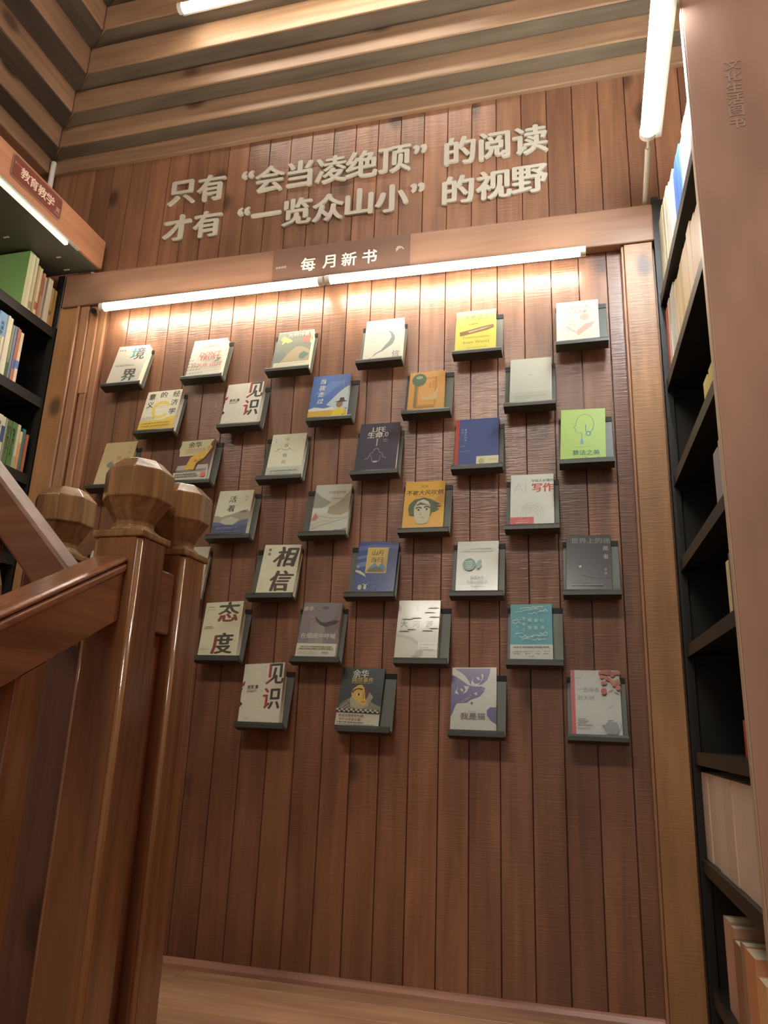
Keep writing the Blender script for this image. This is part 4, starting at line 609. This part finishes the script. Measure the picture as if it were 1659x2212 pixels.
# ================================================================= RIGHT BOOKCASE
ro = Vector((2.215, -0.020, 0)); PHI = 0.028; RM = Matrix.Rotation(PHI, 3, 'Z')
rb = thing('bookcase', ro, 'black metal bookcase standing against the right wall', 'bookcase'); rb.rotation_euler = (0, 0, PHI)
RZS = [0.160, -0.165, -0.505, -0.790, -1.055, -1.365, -1.655, -1.98]
for z in RZS:
    q = MB(); q.box(0.0, 0.30, -0.754, 0.0, Z(z-0.022), Z(z)); q.box(-0.004, -0.0001, -0.754, 0.0, Z(z-0.034), Z(z+0.002)); q.build('shelf', BLACK, rb)
q = MB(); q.box(0.016, 0.30, -0.004, -0.0005, 0, Z(0.58)); q.build('side_panel', BLACK2, rb)
q = MB(); q.box(0.301, 0.304, -0.754, -0.0005, 0, Z(0.58)); q.build('back_panel', BLACK2, rb)
q = MB(); q.box(-0.010, 0.015, -0.022, -0.0005, 0, Z(0.58)); q.build('upright', BLACK2, rb)
q = MB(); q.box(0.0, 0.012, -0.740, -0.725, Z(0.161), Z(0.95)); q.build('upright', plain((170, 172, 164), 0.35, 0.5), rb)
po = (2.5, -0.80, 0)
ep = thing('bookcase_end_panel', ro, 'tall pale reddish brown bookcase end panel filling the right edge', 'panel'); ep.rotation_euler = (0, 0, PHI)
q = MB(); q.box(-0.004, 0.40, -0.782, -0.7565, 0, Z(1.25)); q.build('panel', W_END, ep, bev=0.002)
q = MB(); q.box(-0.0075, -0.0045, -0.781, -0.7575, 0, Z(1.25)); q.build('edge_band', plain((186, 160, 132), 0.4), ep)
for i, ch in enumerate('文化生活图书'):
    glyph_solid('character', ch, 0.036, 0.001, plain((176, 150, 136), 0.5), ep, (0.105-0.0005*i, -0.7822, Z(0.372-0.037*i)), bold=0.02, sx=1.15)
def row_right(z, u0, u1, spec, group, where, dp=0.17):
    u = u0; i = 0
    tot = sum(s[0] for s in spec); sc_ = (u1-u0)/tot
    for wd, h, col, name in spec:
        wv = wd*sc_; p = ro + RM @ Vector((0.008+R.uniform(0, 0.006), -(u+wv)+0.0006, 0)); p.z = Z(z)+0.0008
        # mirrored so that the spine faces -x
        M3 = RM @ Matrix.Rotation(PI, 3, 'Z'); p2 = ro + RM @ Vector((0.008+R.uniform(0, 0.006), -u-0.0006, 0)); p2.z = Z(z)+0.0008
        shelf_book(p2, M3, wv-0.0012, h, dp, col, '%s, %s from the wall %s' % (name, ORD[i], where), group)
        u += wv; i += 1
cr, cr2, wh, tn = (226, 220, 190), (212, 200, 158), (222, 220, 210), (200, 170, 128)
row_right(0.160, 0.03, 0.745, [(3, .300, cr2, 'cream book'), (3, .305, cr, 'ivory book'), (3, .298, cr2, 'pale straw book'), (3.5, .300, cr, 'cream book'), (4, .265, wh, 'tall white book'), (4, .262, wh, 'white book'), (3, .240, (70, 120, 190), 'bright blue book'), (3, .238, (60, 110, 185), 'blue book'), (3, .235, (76, 124, 190), 'mid blue book'), (4, .225, (206, 200, 204), 'lilac white book'), (4, .220, wh, 'white book'), (4, .215, (214, 208, 190), 'cream white book'), (4, .20, (190, 186, 170), 'stone book')], 'books on the top right shelf', 'on the top right shelf')
row_right(-0.165, 0.03, 0.745, [(2.5, .26, (176, 96, 76), 'red footed book'), (2.5, .27, (206, 186, 170), 'pale pink book'), (3, .28, (200, 206, 190), 'pale grey green book'), (3, .27, (186, 196, 190), 'bluish white book'), (3, .25, (216, 190, 160), 'peach book'), (3, .24, (206, 190, 150), 'straw book'), (3, .24, cr2, 'cream book'), (3.5, .235, tn, 'tan book'), (3, .23, cr2, 'cream book'), (3, .225, (220, 190, 160), 'pale peach book'), (4, .24, (216, 196, 164), 'sand book'), (4, .22, (206, 180, 150), 'beige book'), (4, .20, (196, 170, 140), 'light brown book'), (4, .19, cr2, 'pale cream book')], 'books on the second right shelf', 'on the second right shelf')
row_right(-0.505, 0.56, 0.75, [(3, .075, (206, 196, 120), 'low yellowish book'), (3, .085, (196, 186, 116), 'low olive yellow book'), (4, .09, (190, 120, 90), 'low reddish book')], 'books on the third right shelf', 'on the third right shelf', .12)
row_right(-0.790, 0.59, 0.75, [(4, .15, (150, 146, 150), 'grey violet book'), (4, .165, (170, 164, 156), 'stone grey book'), (4, .17, (160, 152, 150), 'warm grey book')], 'books on the fourth right shelf', 'on the fourth right shelf', .14)
row_right(-1.055, 0.63, 0.75, [(2, .13, (214, 196, 140), 'thin cream book'), (4, .145, (92, 78, 96), 'dark violet book'), (3, .145, (84, 72, 84), 'dark plum book')], 'books on the fifth right shelf', 'on the fifth right shelf', .14)
row_right(-1.365, 0.66, 0.75, [(2, .08, (170, 50, 44), 'small red book'), (3, .135, (90, 84, 110), 'dark blue violet book'), (4, .215, (80, 74, 96), 'dark indigo book')], 'books on the sixth right shelf', 'on the sixth right shelf', .14)
row_right(-1.655, 0.004, 0.752, [(5, .235, (220, 196, 174), 'wide pinkish tan volume'), (5, .235, (214, 192, 168), 'wide tan volume'), (5, .235, (222, 200, 178), 'wide rosy tan volume'), (5, .235, (212, 188, 166), 'wide beige volume'), (5, .235, (220, 196, 172), 'wide sandy volume'), (5, .235, (214, 194, 174), 'wide buff volume'), (3, .235, (196, 170, 160), 'grey pink volume')], 'matching tan volumes on the seventh right shelf', 'on the seventh right shelf')
row_right(-1.98, 0.19, 0.752, [(3, .215, (200, 160, 140), 'rosy grey book'), (2, .212, (196, 150, 126), 'tan rose book'), (3, .190, (150, 108, 78), 'brown book'), (2, .205, (160, 130, 110), 'taupe book'), (4, .205, (214, 150, 104), 'orange tan book'), (3, .175, (226, 176, 120), 'light orange book'), (4, .195, (210, 150, 110), 'salmon tan book')], 'books on the lowest right shelf', 'on the lowest right shelf')
